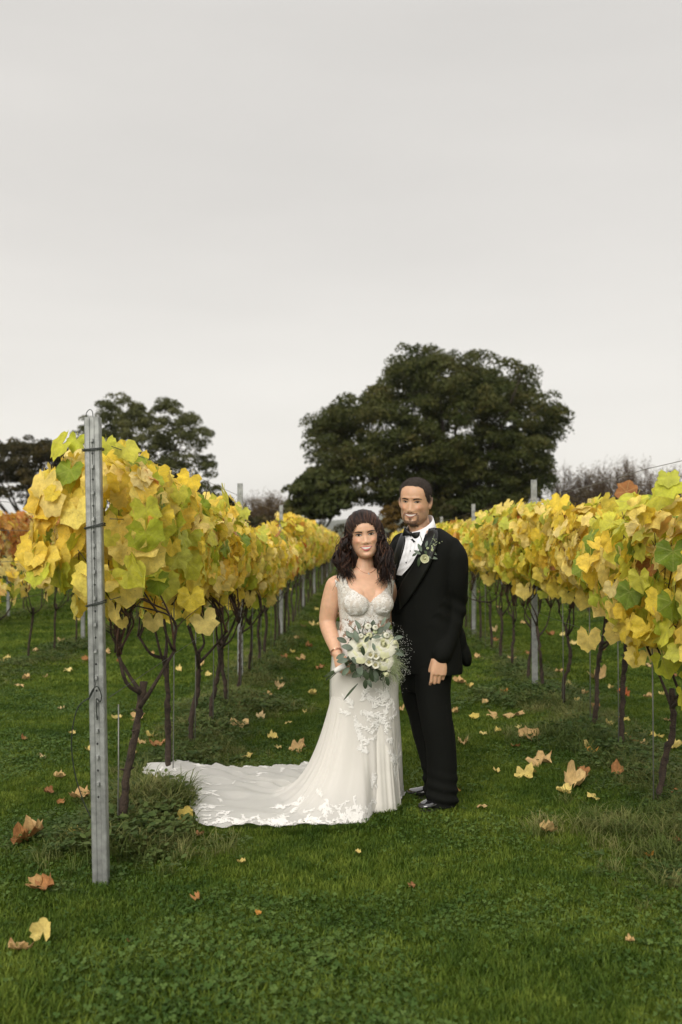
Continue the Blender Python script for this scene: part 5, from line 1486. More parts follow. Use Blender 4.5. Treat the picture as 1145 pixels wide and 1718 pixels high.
xr_p = np.array([[bl(h[1], h[0])[0], bl(h[2], h[0])[0]] for h in HIPS])
NT, NS = 300, 84
TH = np.linspace(-180, 180, NT, endpoint=False)
def gown(z0, scale, seed, fold, grow=0.0, lift=.0):
    rows = []
    thr = np.radians(TH)
    for z in np.linspace(zr(1057), z0, 24, endpoint=False):
        rows.append(body_ring(z, thr, grow))
    H = hem_at(TH) - np.array([BO.x, BO.y])
    for _ in range(3): H = (np.roll(H, 1, 0) + 2 * H + np.roll(H, -1, 0)) / 4
    base = body_ring(z0, thr, grow); foot = body_ring(.03, thr, grow)
    H = foot[:, :2] + (H - foot[:, :2]) * scale
    D = np.linalg.norm(H - foot[:, :2], axis=1)
    w = np.clip((D - .08) / .32, 0, 1); w = w * w * (3 - 2 * w)
    nf = vnoise(np.stack([np.cos(thr) * 3.2, np.sin(thr) * 3.2, np.full(NT, seed * 1.7)], 1), 1.6, seed) 
    nf2 = vnoise(np.stack([np.cos(thr) * 9, np.sin(thr) * 9, np.full(NT, seed * 2.7)], 1), 1.3, seed + 1)
    for i in range(1, NS + 1):
        s = i / NS
        # near-vertical side
        zA = z0 * (1 - s); bodyA = body_ring(max(zA, .02), thr, grow)
        A = bodyA[:, :2] + (H - foot[:, :2]) * (s ** 2.2)[..., None] if False else bodyA[:, :2] + (H - foot[:, :2]) * s ** 2.2
        # train side
        h = s ** 2.3; dx = D * h
        zB = z0 * (np.exp(-dx / .135) * (1 - s ** 3) )
        Bx = base[:, :2] + (H - base[:, :2]) * h
        P2 = A * (1 - w)[:, None] + Bx * w[:, None]; z = zA * (1 - w) + zB * w
        nrm = np.stack([np.cos(thr), np.sin(thr)], 1)
        amp = fold * min(1, s * 1.6)
        P2 = P2 + nrm * ((nf * .9 + nf2 * .5) * fold * np.clip((z0 - z) / z0 * 1.8, 0, 1) * (1 - .6 * w * s))[:, None]
        gz_ = gz(P2[:, 0] + BO.x, P2[:, 1] + BO.y)
        rip = (.5 + .5 * nf2) * .055 * w * s * (1.15 - s) * 1.6 + (.5 + .5 * vnoise(np.stack([P2[:, 0] * 1.0, P2[:, 1] * 2.6], 1), 7, seed + 3)) * .034 * w * np.clip(s * 2 - .6, 0, 1)
        z = np.maximum(z, gz_ + .020 + lift * (1 - s)) + rip
        z = z + (.5 + .5 * np.sin(thr * 31 + 2.5 * nf + 2.0 * s)) * .034 * w * np.clip(s * 3 - .5, 0, 1) * (1.15 - s)
        if s > .93:
            sc = np.sin(thr * 0 + np.cumsum(np.concatenate([[0], np.linalg.norm(np.diff(H, axis=0), axis=1)])) / .045 * math.pi)
            P2 = P2 + nrm * (.010 * sc * (s - .93) / .07)[:, None]; z = z + .006 * sc * (s - .93) / .07
        rows.append(np.stack([P2[:, 0], P2[:, 1], z], 1))
    return np.concatenate(rows), grid_faces(len(rows), NT, True)
Vi, Fi = gown(.62, .30, 3, .012, -.006)
MB().add(Vi, Fi).build('satin_skirt', M_satin, bride)
Vg, Fg = gown(.62, 1.0, 7, .024, .003, .012)
MB().add(Vg, Fg).build('tulle_train', M_tulle, bride)
# sheer cape falling from her back
rows = []
for i in range(30):
    k = i / 29; z = zr(1045) * (1 - k) + .30 * k
    x0 = bl(560 - 6 * min(1, k * 2.2) - 3 * k, 1000)[0]; x1 = bl(600, 1000)[0]
    for j in range(14):
        q = j / 13; rows.append([x0 * (1 - q) + x1 * q + .004 * math.sin(q * 19), .085 + .05 * k + .012 * math.sin(q * 14 + k * 3) , z])
MB().add(rows, grid_faces(30, 14)).build('veil', M_tulle2, bride)

# lace motifs laid onto the gown
bvG = bvh_of(Vg, Fg)
CAMP = Vector((0, 0, CAM_Z)) - BO
def hit_px(bvh, px, py, org=None):
    o_ = Vector((0, 0, CAM_Z)) - (org if org is not None else BO)
    h = bvh.ray_cast(o_, ray(px, py)); return h
rgl = np.random.RandomState(4)
lace = MB()
def motif(bvh, mb, p, n, ang, size, rg_, off=.003):
    t1 = n.cross(Vector((0, 0, 1)) if abs(n.z) < .9 else Vector((1, 0, 0))).normalized(); t2 = n.cross(t1)
    def put(a, b, o):
        q = p + t1 * a + t2 * b
        h = bvh.find_nearest(q)
        return (h[0] + (h[1] if h[1].dot(n) > 0 else -h[1]) * o) if h[0] is not None else q
    # a bending stem with petals either side
    k = rg_.uniform(-9, 9); L_ = size; x = y = 0; a = ang; st = []
    m = 6
    for i in range(m):
        st.append((x, y, a)); x += math.cos(a) * L_ / m; y += math.sin(a) * L_ / m; a += k * L_ / m * 1.3
    v = []; 
    for i, (sx, sy, sa) in enumerate(st):
        w = .0032 * size / .07; c, s_ = -math.sin(sa) * w, math.cos(sa) * w
        v += [put(sx + c, sy + s_, off), put(sx, sy, off + .0015), put(sx - c, sy - s_, off)]
    mb.add(v, grid_faces(m, 3))
    for i, (sx, sy, sa) in enumerate(st):
        for sg in (-1, 1):
            if rg_.rand() < .25: continue
            pa = sa + sg * rg_.uniform(.5, 1.0); pl_ = size * rg_.uniform(.22, .40) * (1 - .05 * i); pw = pl_ * rg_.uniform(.15, .26)
            c, s_ = math.cos(pa), math.sin(pa)
            P = [(0, 0), (.3, 1), (.65, .9), (1, 0), (.65, -.9), (.3, -1)]
            vv = [put(sx + c * l * pl_ - s_ * ww * pw, sy + s_ * l * pl_ + c * ww * pw, off) for l, ww in P] + [put(sx + c * .5 * pl_, sy + s_ * .5 * pl_, off + .002)]
            mb.add(vv, [(6, j, (j + 1) % 6) for j in range(6)])
def motifs(region, size, seed, ang=None):
    r_ = np.random.RandomState(seed)
    for px, py, sz in region:
        h = hit_px(bvG, px, py)
        if h[0] is None: continue
        n = h[1] if h[1].dot(ray(px, py)) < 0 else -h[1]
        motif(bvG, lace, h[0], n, r_.rand() * 6.28 if ang is None else ang + r_.randn() * .7, size * sz * r_.uniform(.8, 1.2), r_)
r_ = np.random.RandomState(6)
reg = [(r_.uniform(585, 662), r_.uniform(1150, 1215), 1.0) for _ in range(20)] + [(r_.uniform(590, 662), r_.uniform(1200, 1262), .9) for _ in range(12)]
reg += [(668 - abs(r_.randn()) * (k - 1255) * .33, k, .9) for k in r_.uniform(1262, 1355, 34)]
hemline = smooth_path([(672, 1350, 0), (650, 1360, 0), (622, 1378, 0), (560, 1389, 0), (470, 1394, 0), (392, 1400, 0), (340, 1400, 0), (322, 1383, 0), (314, 1356, 0)], 62)
for q in hemline: reg.append((q[0] + r_.randn() * 4, q[1] - abs(r_.randn()) * 9, .85))
for q in smooth_path([(600, 1372, 0), (540, 1355, 0), (500, 1362, 0), (450, 1378, 0), (380, 1382, 0)], 18): reg.append((q[0] + r_.randn() * 8, q[1] + r_.randn() * 9 - 6, .9))
for q in smooth_path([(244, 1326, 0), (280, 1340, 0), (330, 1343, 0)], 9): reg.append((q[0] + r_.randn() * 6, q[1] + r_.randn() * 3 - 4, .8))
for q in smooth_path([(255, 1311, 0), (300, 1308, 0), (360, 1312, 0), (430, 1312, 0)], 12): reg.append((q[0], q[1] + r_.randn() * 2 + 3, .6))
reg += [(r_.uniform(470, 600), r_.uniform(1320, 1370), .8) for _ in range(8)]
motifs(reg, .085, 8)
NGg = vnormals(Vg, Fg)
for k_ in range(250):
    th = r_.rand() * 360 - 180
    if k_ > 150: th = r_.uniform(-172, -60)
    j = int((th + 180) / 360 * NT) % NT; srow = 24 + int(NS * (1 - abs(r_.randn()) * (.05 if k_ < 250 else .16))) - 2
    srow = max(24 + NS // 3, min(24 + NS - 2, srow)); q = srow * NT + j
    n = Vector(NGg[q]); n = n if n.z > 0 else -n
    motif(bvG, lace, Vector(Vg[q]), n, r_.rand() * 6.28, .070 * r_.uniform(.6, 1.2), r_, .0022)
o = lace.build('lace_applique', M_lace, bride, smooth=False); o['kind'] = 'stuff'
# beaded branch motifs over the midriff and cups
lb = MB(); r_ = np.random.RandomState(12)
for px, py in [(r_.uniform(576, 655), r_.uniform(1016, 1064)) for _ in range(34)] + [(r_.uniform(578, 600), r_.uniform(985, 1000)) for _ in range(4)]:
    h = hit_px(bvB, px, py)
    if h[0] is None: continue
    motif(bvB, lb, h[0], h[1], math.pi / 2 + r_.randn() * .6, .05, r_, .006)
o = lb.build('beaded_lace', M_lace, bride, smooth=False); o['kind'] = 'stuff'

# hair: a swept-back crown and long curls
hm = MB()
def hl(x, y, w): return np.array(HB @ (Vector((x, y, w)) * sB))
Mh = HB.to_3x3()
ball(hm, hl(0, .024, .034), np.array([.081, .104, .080]) * sB, 32, 24, Mh)
ball(hm, hl(0, .05, -.01), np.array([.078, .075, .10]) * sB, 28, 20, Mh)
ball(hm, hl(-.05, .03, -.09), np.array([.05, .05, .09]) * sB, 20, 14, Mh)
ball(hm, hl(.055, .03, -.10), np.array([.055, .05, .10]) * sB, 20, 14, Mh)
Vc, Fc = fuse(hm, .006, 3)
nzc = (vnoise(Vc * np.array([1, .35, .5]), 110, 2) * .0035 + vnoise(Vc * np.array([1, .3, .4]), 240, 3) * .0018)[:, None]
MB().add(Vc + vnormals(Vc, Fc) * nzc, Fc).build('hair', M_hairb, bride)
hs = MB(); hs2 = MB(); rh = np.random.RandomState(15)
M_hairb2 = pmat('hair_brown_light', (.080, .038, .023), .35, bump=.4, bscale=300, spec=.25)
bvC = bvh_of(Vc, Fc)
capc = Vector(hl(0, .024, .026))
def on_cap(d, off):
    d = Vector(d).normalized(); wd = (Mh @ d).normalized(); o_ = capc + wd * .4
    best = None
    for b_ in (bvC, bvB):
        h = b_.ray_cast(o_, -wd)
        if h[0] is not None and (best is None or h[3] < best): best = h[3]
    return o_ - wd * (best - off) if best is not None else capc + wd * .1
for i in range(420):         # strands drawn back from the hairline
    a = rh.uniform(-1, 1); side = abs(a)
    u0 = a * .069; w0_ = np.interp(side, [0, .35, .6, .8, 1.0], [.062, .056, .040, .012, -.03]) + abs(rh.randn()) * .012 - .003
    y0_ = np.interp(side, [0, .5, .8, 1], [-.088, -.078, -.058, -.030])
    d0 = Vector((u0, y0_ - .024, w0_ - .026)).normalized()
    d1 = Vector((a * .075, .10, .045 - .04 * side)).normalized()
    up = Vector((a * .35, 0, 1 - .3 * side))
    pts = []; ph = rh.rand() * 6
    bump = rh.uniform(.35, .75); lf = rh.uniform(.0, .010)
    for k in np.linspace(0, 1, 9):
        d = d0 * (1 - k) + d1 * k + up * (bump * math.sin(math.pi * k))
        d.x += .05 * math.sin(k * 5 + ph)
        pts.append(on_cap(d, .0015 + lf * math.sin(math.pi * min(1, k * 1.2)) + .002 * rh.rand()))
    tube(hs2 if i % 3 == 0 else hs, smooth_path(pts, 15), [.0010, .0024, .0028, .0024, .0012], 5)
def curl_lock(p0, ctrl, rad, turns, rh, thick=.0056, flat=.65):
    P = smooth_path([p0] + ctrl, 46)
    Pp, T, N, B = frames(P)
    k = np.linspace(0, 1, 46); ph = rh.rand() * 6.28
    rr = rad * np.clip((k - .15) / .5, 0, 1)
    Q = P + N * (np.cos(k * turns * 6.28 + ph) * rr)[:, None] + B * (np.sin(k * turns * 6.28 + ph) * rr)[:, None]
    tube(hs2 if rh.rand() < .22 else hs, Q, [thick * .6, thick, thick * .95, thick * .7, .001], 6, flat=flat)
def L3(px, py, dy): return bl(px, py, dy)
def ringlet(p0, ctrl, rad, turns, n, thick=.0046):
    """a bundle of strands winding together"""
    P = smooth_path([p0] + ctrl, 60); Pp, T, N, B = frames(P); k = np.linspace(0, 1, 60); ph = rh.rand() * 6.28; sg_ = rh.choice([-1, 1])
    for q in range(n):
        f_ = ph + rh.randn() * .42; rr = rad * np.clip((k - .12) / .4, 0, 1) * rh.uniform(.75, 1.12); o_ = rh.randn(3) * .0035; ke = rh.uniform(.86, 1.0)
        Q = P + N * (np.cos(sg_ * k * turns * 6.28 + f_) * rr)[:, None] + B * (np.sin(sg_ * k * turns * 6.28 + f_) * rr)[:, None] + o_ * (.4 + .6 * k)[:, None]
        Q = Q[:int(60 * ke)]
        tube(hs2 if rh.rand() < .15 else hs, Q, [thick * .5, thick, thick, thick * .7, .0008], 5, flat=.7)
for i in range(22):
    p0 = hl(-.066 - .012 * rh.rand(), rh.uniform(-.03, .06), rh.uniform(-.03, .03))
    ringlet(p0, [L3(580 + rh.randn() * 3, 912 + rh.randn() * 4, rh.uniform(-.05, .05)), L3(576 + rh.randn() * 5.5, 938 + rh.randn() * 4, rh.uniform(-.07, .03)), L3(584 + rh.randn() * 7, 973 + rh.randn() * 8, rh.uniform(-.12, -.05))], rh.uniform(.010, .017), rh.uniform(1.8, 3.3), 9)
for i in range(24):
    p0 = hl(.066 + .012 * rh.rand(), rh.uniform(-.03, .06), rh.uniform(-.03, .03))
    ringlet(p0, [L3(640 + rh.randn() * 3, 908 + rh.randn() * 4, rh.uniform(-.04, .05)), L3(645 + rh.randn() * 5, 935 + rh.randn() * 4, rh.uniform(-.08, .03)), L3(648 + rh.randn() * 7, 976 + rh.randn() * 8, rh.uniform(-.15, -.07))], rh.uniform(.010, .018), rh.uniform(1.8, 3.3), 9)
for i in range(190):         # locks from the crown over the temples and ears into the curls
    sg = -1 if i % 2 else 1
    t0 = rh.uniform(.1, .95); d0 = Vector((sg * rh.uniform(.25, .9), -.75 + 1.3 * t0, 1.0)).normalized(); d1 = Vector((sg, -.45 + .9 * t0, rh.uniform(.15, .45))).normalized(); d2 = Vector((sg, -.32 + .7 * t0, -.45)).normalized()
    o1 = rh.uniform(.001, .008)
    if sg < 0: mm, m2, e = L3(579 + rh.randn() * 4, 920, rh.uniform(-.05, .04)), L3(577 + rh.randn() * 5, 942, rh.uniform(-.07, .02)), L3(582 + rh.randn() * 7, 962 + rh.randn() * 10, rh.uniform(-.11, -.04))
    else: mm, m2, e = L3(641 + rh.randn() * 4, 915, rh.uniform(-.05, .04)), L3(647 + rh.randn() * 5, 940, rh.uniform(-.08, .02)), L3(649 + rh.randn() * 6, 964 + rh.randn() * 10, rh.uniform(-.14, -.05))
    curl_lock(on_cap(d0, o1 * .3), [on_cap(d1, o1 + .003), on_cap(d2, o1 + .008), mm, m2, e], rh.uniform(.008, .016), rh.uniform(1.8, 3.2), rh, rh.uniform(.003, .005))
for i in range(70):          # flyaways over the crown
    d0 = Vector((rh.uniform(-1, 1), rh.uniform(-.8, .4), rh.uniform(.5, 1.2))); d1 = d0 + Vector((rh.randn() * .35, .5 + rh.rand() * .4, rh.randn() * .15))
    pp = [on_cap(d0, .001), on_cap((d0 * .5 + d1 * .5), rh.uniform(.008, .017)), on_cap(d1, rh.uniform(.002, .014))]
    tube(hs, smooth_path(pp, 9), [.0006, .0010, .0005], 4)
for i in range(26):          # loose wisps
    sg = -1 if i % 2 else 1
    p0 = hl(sg * .08, rh.uniform(-.02, .04), rh.uniform(-.05, .05)); bx = 570 if sg < 0 else 655
    curl_lock(p0, [L3(bx + rh.randn() * 4, 915 + rh.randn() * 8, -.02), L3(bx + rh.randn() * 5 - sg * 0, 945, -.04), L3(bx + rh.randn() * 6, 960 + rh.randn() * 10, -.06)], .012, 2.4, rh, .0013, 1)
o = hs.build('hair_curls', M_hairb, bride); o['kind'] = 'stuff'
o = hs2.build('hair_strands', M_hairb2, bride); o['kind'] = 'stuff'

M_gold = pmat('rose_gold', (.80, .50, .36), .25, metal=.9)
M_gem = pmat('crystal', (.75, .76, .78), .08, spec=1.0, metal=.3)
# necklace on the skin
nk = []
for t in np.linspace(-1, 1, 31):
    px = 617 + 21 * t; py = 962 - 16 * t * t - 0.5 * t
    h = hit_px(bvB, px, py)
    if h[0] is not None: nk.append(h[0] + h[1] * .002)
mbn = MB(); tube(mbn, nk, .0011, 5); mbn.build('necklace', M_gold, bride)
h = hit_px(bvB, 619, 963); mbn = MB(); q = h[0] + h[1] * .003
tube(mbn, smooth_path([q + Vector((-.004, 0, .004)), q + Vector((.0, 0, -.001)), q + Vector((.006, -.001, -.004))], 8), [.001, .0028, .001], 6); ball(mbn, q + Vector((-.003, 0, .003)), .0028, 8, 6); mbn.build('pendant', M_gem, bride)
for sg in (-1, 1):
    eb = MB(); b0 = hl(sg * .0785, -.012, -.042)
    if sg < 0: b0 = hl(-.0765, -.016, -.040)
    ball(eb, b0, .0035, 8, 6); 
    for a in range(6): ball(eb, b0 + np.array([math.cos(a * 1.05) * .0055, -.002, -.017 + math.sin(a * 1.05) * .008]), .0024, 6, 5)
    ball(eb, b0 + np.array([0, -.002, -.017]), .003, 8, 6); ball(eb, b0 + np.array([0, -.002, -.029]), (.002, .002, .005), 6, 5)
    tube(eb, [b0, b0 + np.array([0, -.001, -.01])], .001, 4)
    eb.build('earring', M_gem, bride)
# bracelet round the wrist
ax = Vector(wr - el).normalized(); a1 = ax.cross(Vector((0, 0, 1))).normalized(); a2 = ax.cross(a1)
br = MB(); cw_ = Vector(wr) - ax * .018
for of in (0, .006): tube(br, [cw_ + ax * of + (a1 * math.cos(t) + a2 * math.sin(t)) * .0305 for t in np.linspace(0, 6.283, 25)], .0022, 6)
br.build('bracelet', M_gold, bride)

# ------------------------------------------------------------------ THE GROOM
GD = 5.50
GO = at(715, 1360, GD); GO = Vector((GO.x, GD, 0.0))
groom = empty('person', GO); tag(groom, 'smiling man with short hair and goatee in black tuxedo and bow tie', 'person', 'the bride and groom')
def gl(px, py, dy=0.0):
    p = at(px, py, GD + dy); return np.array([p.x - GO.x, dy, p.z])
def zg(py): return gl(700, py)[2]
sG = 1.10
HG = Matrix.Translation(Vector(gl(697.5, 841.5, 0.0)) + Vector((0, .0, 0))) @ Euler((R(4), R(3), R(-19)), 'XYZ').to_matrix().to_4x4()
YG = R(-42)
M_suit = pmat('black_wool', (.0062, .0068, .0056), .85, bump=.25, bscale=500, spec=.12)
M_satinb = pmat('black_satin', (.006, .0065, .0055), .42, spec=.3)
M_shirt = pmat('white_shirt', (.78, .78, .80), .7, bump=.2, bscale=60)
M_patent = pmat('patent_leather', (.008, .008, .009), .08, spec=.8, coat=1.0)
M_sole = pmat('shoe_sole', (.015, .013, .012), .6)
mb = MB()
nk0 = gl(707, 893, .02)
loft(mb, refine([(zg(1150), 0, 0, .14, .08, .09), (zg(1080), -.005, 0, .15, .09, .09), (zg(1000), -.01, 0, .16, .09, .085), (zg(940), -.01, 0, .17, .09, .09), (zg(905), 0, 0, .15, .06, .08), (zg(890), .0, .0, .08, .05, .06)], 3), YG, 30)
limb(mb, [nk0 + [.01, .02, -.06], nk0, np.array(HG @ Vector((0, .025, -.07)))], [.062, .060, .060], 10)
shg = gl(765, 914, -.10); elg = gl(765, 1012, -.06); wrg = gl(738.5, 1096, -.17)
limb(mb, [shg + [-.035, .01, -.04], elg, wrg], [.034, .034, .028], 20, 14)
hand(mb, gl(738.5, 1101, -.172), (-.10, -.12, -1), (.12, -1, .10), (-1, -.1, 0), [(.25, .75, .5), (.35, .85, .6), (.45, .95, .6), (.55, 1.0, .6)], 1.10, thumb=(.95, .22))
shr_ = gl(677, 914, .12); elr_ = np.array([-.21, .22, zg(1005)]); wrr_ = np.array([-.36, .10, zg(1030)])
limb(mb, [shr_, elr_, wrr_], [.045, .038, .028], 18, 12)
hand(mb, wrr_, (-1, -.3, 0), (0, .3, 1), (0, -1, 0), (.2, .3, .2), 1.0)
# legs
hipL, kneeL, ankL = gl(729, 1150, -.07), gl(738, 1240, -.09), gl(741, 1335, -.08)
hipR, kneeR, ankR = gl(700, 1150, .08), gl(715, 1235, .08), gl(734, 1322, .10)
for a in ((hipL, kneeL, ankL), (hipR, kneeR, ankR)): limb(mb, a, [.065, .05, .035], 14, 12)
body_g, VGm, FGm, bvGm = build_body(mb, HG, sG, True, .0036, 'groom', groom, (.61, .36, .222))
_f = Face(HG, sG, bvGm, groom); beard(_f); make_face(_f, True, gaze=.0015)

# cropped hair: scalp surface lifted, fading at the sides
Hi = np.linalg.inv(np.array(HG)); Lh = (VGm @ Hi[:3, :3].T + Hi[:3, 3]) / sG
uu, ff, ww = Lh[:, 0], -Lh[:, 1], Lh[:, 2]
line = np.interp(ff, [-.12, -.02, .0, .03, .052, .060, .07, .09], [-.055, -.035, -.012, .002, .030, .060, .076, .083]) + .003 * vnoise(Lh, 120, 8)
hm_ = (ww > line) & (ww < .14) & (np.abs(uu) < .1) & (np.abs(Lh[:, 1]) < .13)
earz = (np.abs(uu) > .0735) & (ww < .035) & (ww > -.06) & (ff > -.04) & (ff < .03)
hm_ &= ~earz
NG = vnormals(VGm, FGm)
th_ = .0012 + .0032 * np.clip((ww - line) / .05, 0, 1) + .0010 * vnoise(Lh, 220, 5)
fs = [f for f in FGm if all(hm_[i] for i in f)]; used = sorted({i for f in fs for i in f}); idx = {v: i for i, v in enumerate(used)}
Vh_ = VGm[used] + NG[used] * th_[used][:, None]
MB().add(Vh_, [tuple(idx[i] for i in f) for f in fs]).build('hair', M_hairg, groom)
st_ = MB(); rh = np.random.RandomState(3)
for q in rh.choice(len(used), 5000):
    p = Vh_[q]; n_ = NG[used[q]]; 
    d = n_ + rh.randn(3) * .5; d /= np.linalg.norm(d); sd = np.cross(d, rh.randn(3)); sd /= np.linalg.norm(sd); l = .0045
    st_.add([p - n_ * .002 - sd * .0012, p - n_ * .002 + sd * .0012, p + d * l], [(0, 1, 2)])
o = st_.build('hair_stubble', M_hairg, groom, smooth=False); o['kind'] = 'stuff'

def wrinkle(V, F, amp, sc, seed, stretch=(1, 1, .45)):
    N_ = vnormals(V, F)
    return V + N_ * (vnoise(V * np.array(stretch), sc, seed) * amp + vnoise(V, sc * 2.3, seed + 1) * amp * .35)[:, None]
# trousers
mb = MB()
limb(mb, [gl(728, 1120, -.06), gl(727.5, 1165, -.075), gl(733, 1205, -.09), gl(739, 1245, -.09), gl(741, 1290, -.085), gl(741.5, 1345, -.085)], [.105, .094, .086, .084, .083, .084], 40, 24)
limb(mb, [gl(700, 1120, .06), gl(701, 1160, .08), gl(711, 1200, .08), gl(719, 1240, .08), gl(731, 1290, .09), gl(735, 1330, .10)], [.105, .094, .086, .080, .076, .074], 40, 24)
loft(mb, [(zg(1160), 0, 0, .12, .09, .09), (zg(1100), 0, 0, .17, .11, .11), (zg(1040), 0, 0, .165, .11, .1)], YG, 28)
Vt, Ft = fuse(mb, .008, 6)
# hem breaks: horizontal folds near the shoe
brk = np.clip((.26 - Vt[:, 2]) / .2, 0, 1)
Vt = wrinkle(Vt, Ft, .006, 7, 3, (1, 1, .6)); N_ = vnormals(Vt, Ft)
Vt = Vt + N_ * (np.sin(Vt[:, 2] * 95 + Vt[:, 0] * 14 + 3 * vnoise(Vt, 6, 9)) * .007 * brk)[:, None]
Vt[:, 2] = np.maximum(Vt[:, 2], .035)
MB().add(Vt, Ft).build('trousers', M_suit, groom)
# jacket
mb = MB()
loft(mb, refine([(zg(1128), .012, 0, .205, .135, .125), (zg(1112), .012, 0, .205, .135, .125), (zg(1080), .004, .0, .203, .13, .118), (zg(1040), -.012, 0, .196, .124, .105), (zg(1000), -.020, 0, .196, .124, .104), (zg(965), -.018, 0, .207, .128, .108), (zg(935), -.012, 0, .214, .126, .108), (zg(915), -.006, .0, .208, .108, .102),
   (zg(903), .0, .0, .180, .085, .09), (zg(894), .0, .01, .135, .055, .080), (zg(886), .0, .03, .09, .035, .060)], 3), YG, 44, 2.5)
limb(mb, [shg + [-.022, .01, -.012], gl(765, 937, -.11), gl(766, 975, -.10), elg, gl(756, 1060, -.10), gl(741.5, 1098, -.165)], [.056, .068, .066, .063, .057, .056], 44, 26)
limb(mb, [shr_, (shr_ + elr_) / 2 + [0, .02, 0], elr_, wrr_ + [.03, 0, 0]], [.066, .070, .062, .05], 30, 22)
ball(mb, gl(777, 1094, .02), (.040, .06, .085), 18, 12, Euler((0, R(-22), 0)).to_matrix())
ball(mb, gl(768, 1070, .02), (.045, .08, .10), 18, 12, Euler((0, R(-12), 0)).to_matrix())
Vj, Fj = fuse(mb, .007, 5)
Vj = wrinkle(Vj, Fj, .006, 6, 11, (1, 1, .5))
armz = dseg(Vj, elg, np.array(gl(741.5, 1098, -.165))); N_ = vnormals(Vj, Fj)
Vj = Vj + N_ * (np.sin((Vj[:, 2] + Vj[:, 0] * .6) * 75) * .005 * np.exp(-((Vj[:, 2] - zg(1020)) / .08) ** 2) * (armz < .12))[:, None]
MB().add(Vj, Fj).build('jacket', M_suit, groom)
bvJ = bvh_of(Vj, Fj)
def jhit(px, py, off):
    o_ = Vector((0, 0, CAM_Z)) - GO; r_ = ray(px, py)
    h = bvJ.ray_cast(o_, r_)
    if h[0] is None:
        hh = bvJ.find_nearest(o_ + r_ * 5.35); p = hh[0]; n = hh[1]
    else: p, n = h[0], h[1]
    if n.dot(r_) > 0: n = -n
    return p - r_ * off * .7 + n * off * .3
def panel(name, A, B, mat, off, rows=18, cols=7, thick=.0, wav=None, parent=None, bulge=0.0):
    """a cloth panel between two edges given as photo points, lying on the jacket front"""
    A = smooth_path([(a[0], a[1], 0) for a in A], rows); B = smooth_path([(b_[0], b_[1], 0) for b_ in B], rows)
    V = []
    for i in range(rows):
        for j in range(cols):
            k = j / (cols - 1); q = A[i] * (1 - k) + B[i] * k
            V.append(jhit(q[0], q[1], off + bulge * math.sin(math.pi * k) + (wav(i / (rows - 1), k) if wav else 0)))
    o = MB().add(V, grid_faces(rows, cols)).build(name, mat, parent or groom)
    if thick:
        m = o.modifiers.new('thickness', 'SOLIDIFY'); m.thickness = thick; m.offset = -1
    return o
panel('waistcoat', [(670, 962), (664, 975), (661, 1005), (664, 1030)], [(678, 966), (680, 985), (678, 1010), (672, 1030)], M_suit, .004, thick=.003)
panel('shirt_front', [(684, 896), (679, 922), (672, 945), (666.5, 964)], [(716, 893), (706, 920), (692, 946), (675, 966)], M_shirt, .014, 40, 22,
      wav=lambda i, k: .0026 * math.sin(k * 26 + 2.2 * math.sin(i * 9) + i * 6) * math.sin(math.pi * i) + .0018 * math.sin(i * 30 + k * 5))
# collar: a band standing round the neck, then the folded points
ncx = gl(706.5, 880, .015)
vc = []
for i, (z_t, r_t) in enumerate(((0, 0), (.5, .5), (1, 1))):
    for j in range(40):
        t = 2 * math.pi * j / 40; fr = (1 - math.cos(t - YG)) / 2       # 0 at the back, 1 at the front
        fr = (1 + math.cos(t - (-math.pi / 2 + YG))) / 2
        top = zg(893) * fr + zg(864) * (1 - fr) ; bot = zg(913) * fr + zg(884) * (1 - fr)
        r = .090 * (1 - z_t) + .0680 * z_t + .004 * fr
        z = bot * (1 - z_t) + top * z_t
        vc.append([ncx[0] + math.cos(t) * r * .98 - .010 * fr, ncx[1] + math.sin(t) * r - .006 * fr, z])
o = MB().add(vc, grid_faces(3, 40, True)).build('shirt_collar', M_shirt, groom)
m = o.modifiers.new('thickness', 'SOLIDIFY'); m.thickness = .003; m.offset = 1
# lapels
panel('lapel', [(723, 884), (714, 908), (703, 932), (692, 952), (678, 974), (671, 990)], [(731, 879), (736, 905), (726, 940), (712, 968), (692, 1000), (673, 1022)], M_satinb, .018, 22, 8, .006, bulge=.002)
panel('lapel', [(683, 892), (678, 920), (671, 942), (666, 962), (663, 985)], [(677, 890), (668, 912), (661, 938), (659, 962), (659, 985)], M_satinb, .018, 18, 5, .006)
for px, py in ((668.5, 973), (667.5, 986), (666, 999), (665.5, 1012)):
    bt = MB(); p = jhit(px, py, .009); ball(bt, p, (.0045, .003, .0045), 10, 6); bt.build('button', M_satinb, groom)
for px, py in ((690, 925), (683, 944)):
    bt = MB(); p = jhit(px, py, .010); p = jhit(px, py, .019); ball(bt, p, (.0035, .003, .0035), 10, 6); bt.build('shirt_stud', M_satinb, groom)
# bow tie
bc_ = Vector(jhit(692, 899, .040)); Mb = Euler((0, R(16), R(-30))).to_matrix()
bt = MB()
for sg in (-1, 1):
    rows = []
    for i in range(7):
        k = i / 6; hw = .009 + .021 * k ** .8; x = sg * (.006 + .042 * k)
        for j in range(10):
            t = 2 * math.pi * j / 10
            rows.append(list(bc_ + Mb @ Vector((x, math.cos(t) * (.009 - .003 * k) - .004 * math.sin(k * 3), math.sin(t) * hw * (1 + .12 * math.cos(2 * t))))))
    f = grid_faces(7, 10, True); f.append(tuple(range(60, 70))); bt.add(rows, f)
bt.build('bow_tie', M_satinb, groom)
kb = MB(); ball(kb, bc_ + Mb @ Vector((0, -.006, 0)), (.0085, .009, .012), 14, 10, Mb); kb.build('bow_knot', M_satinb, groom)
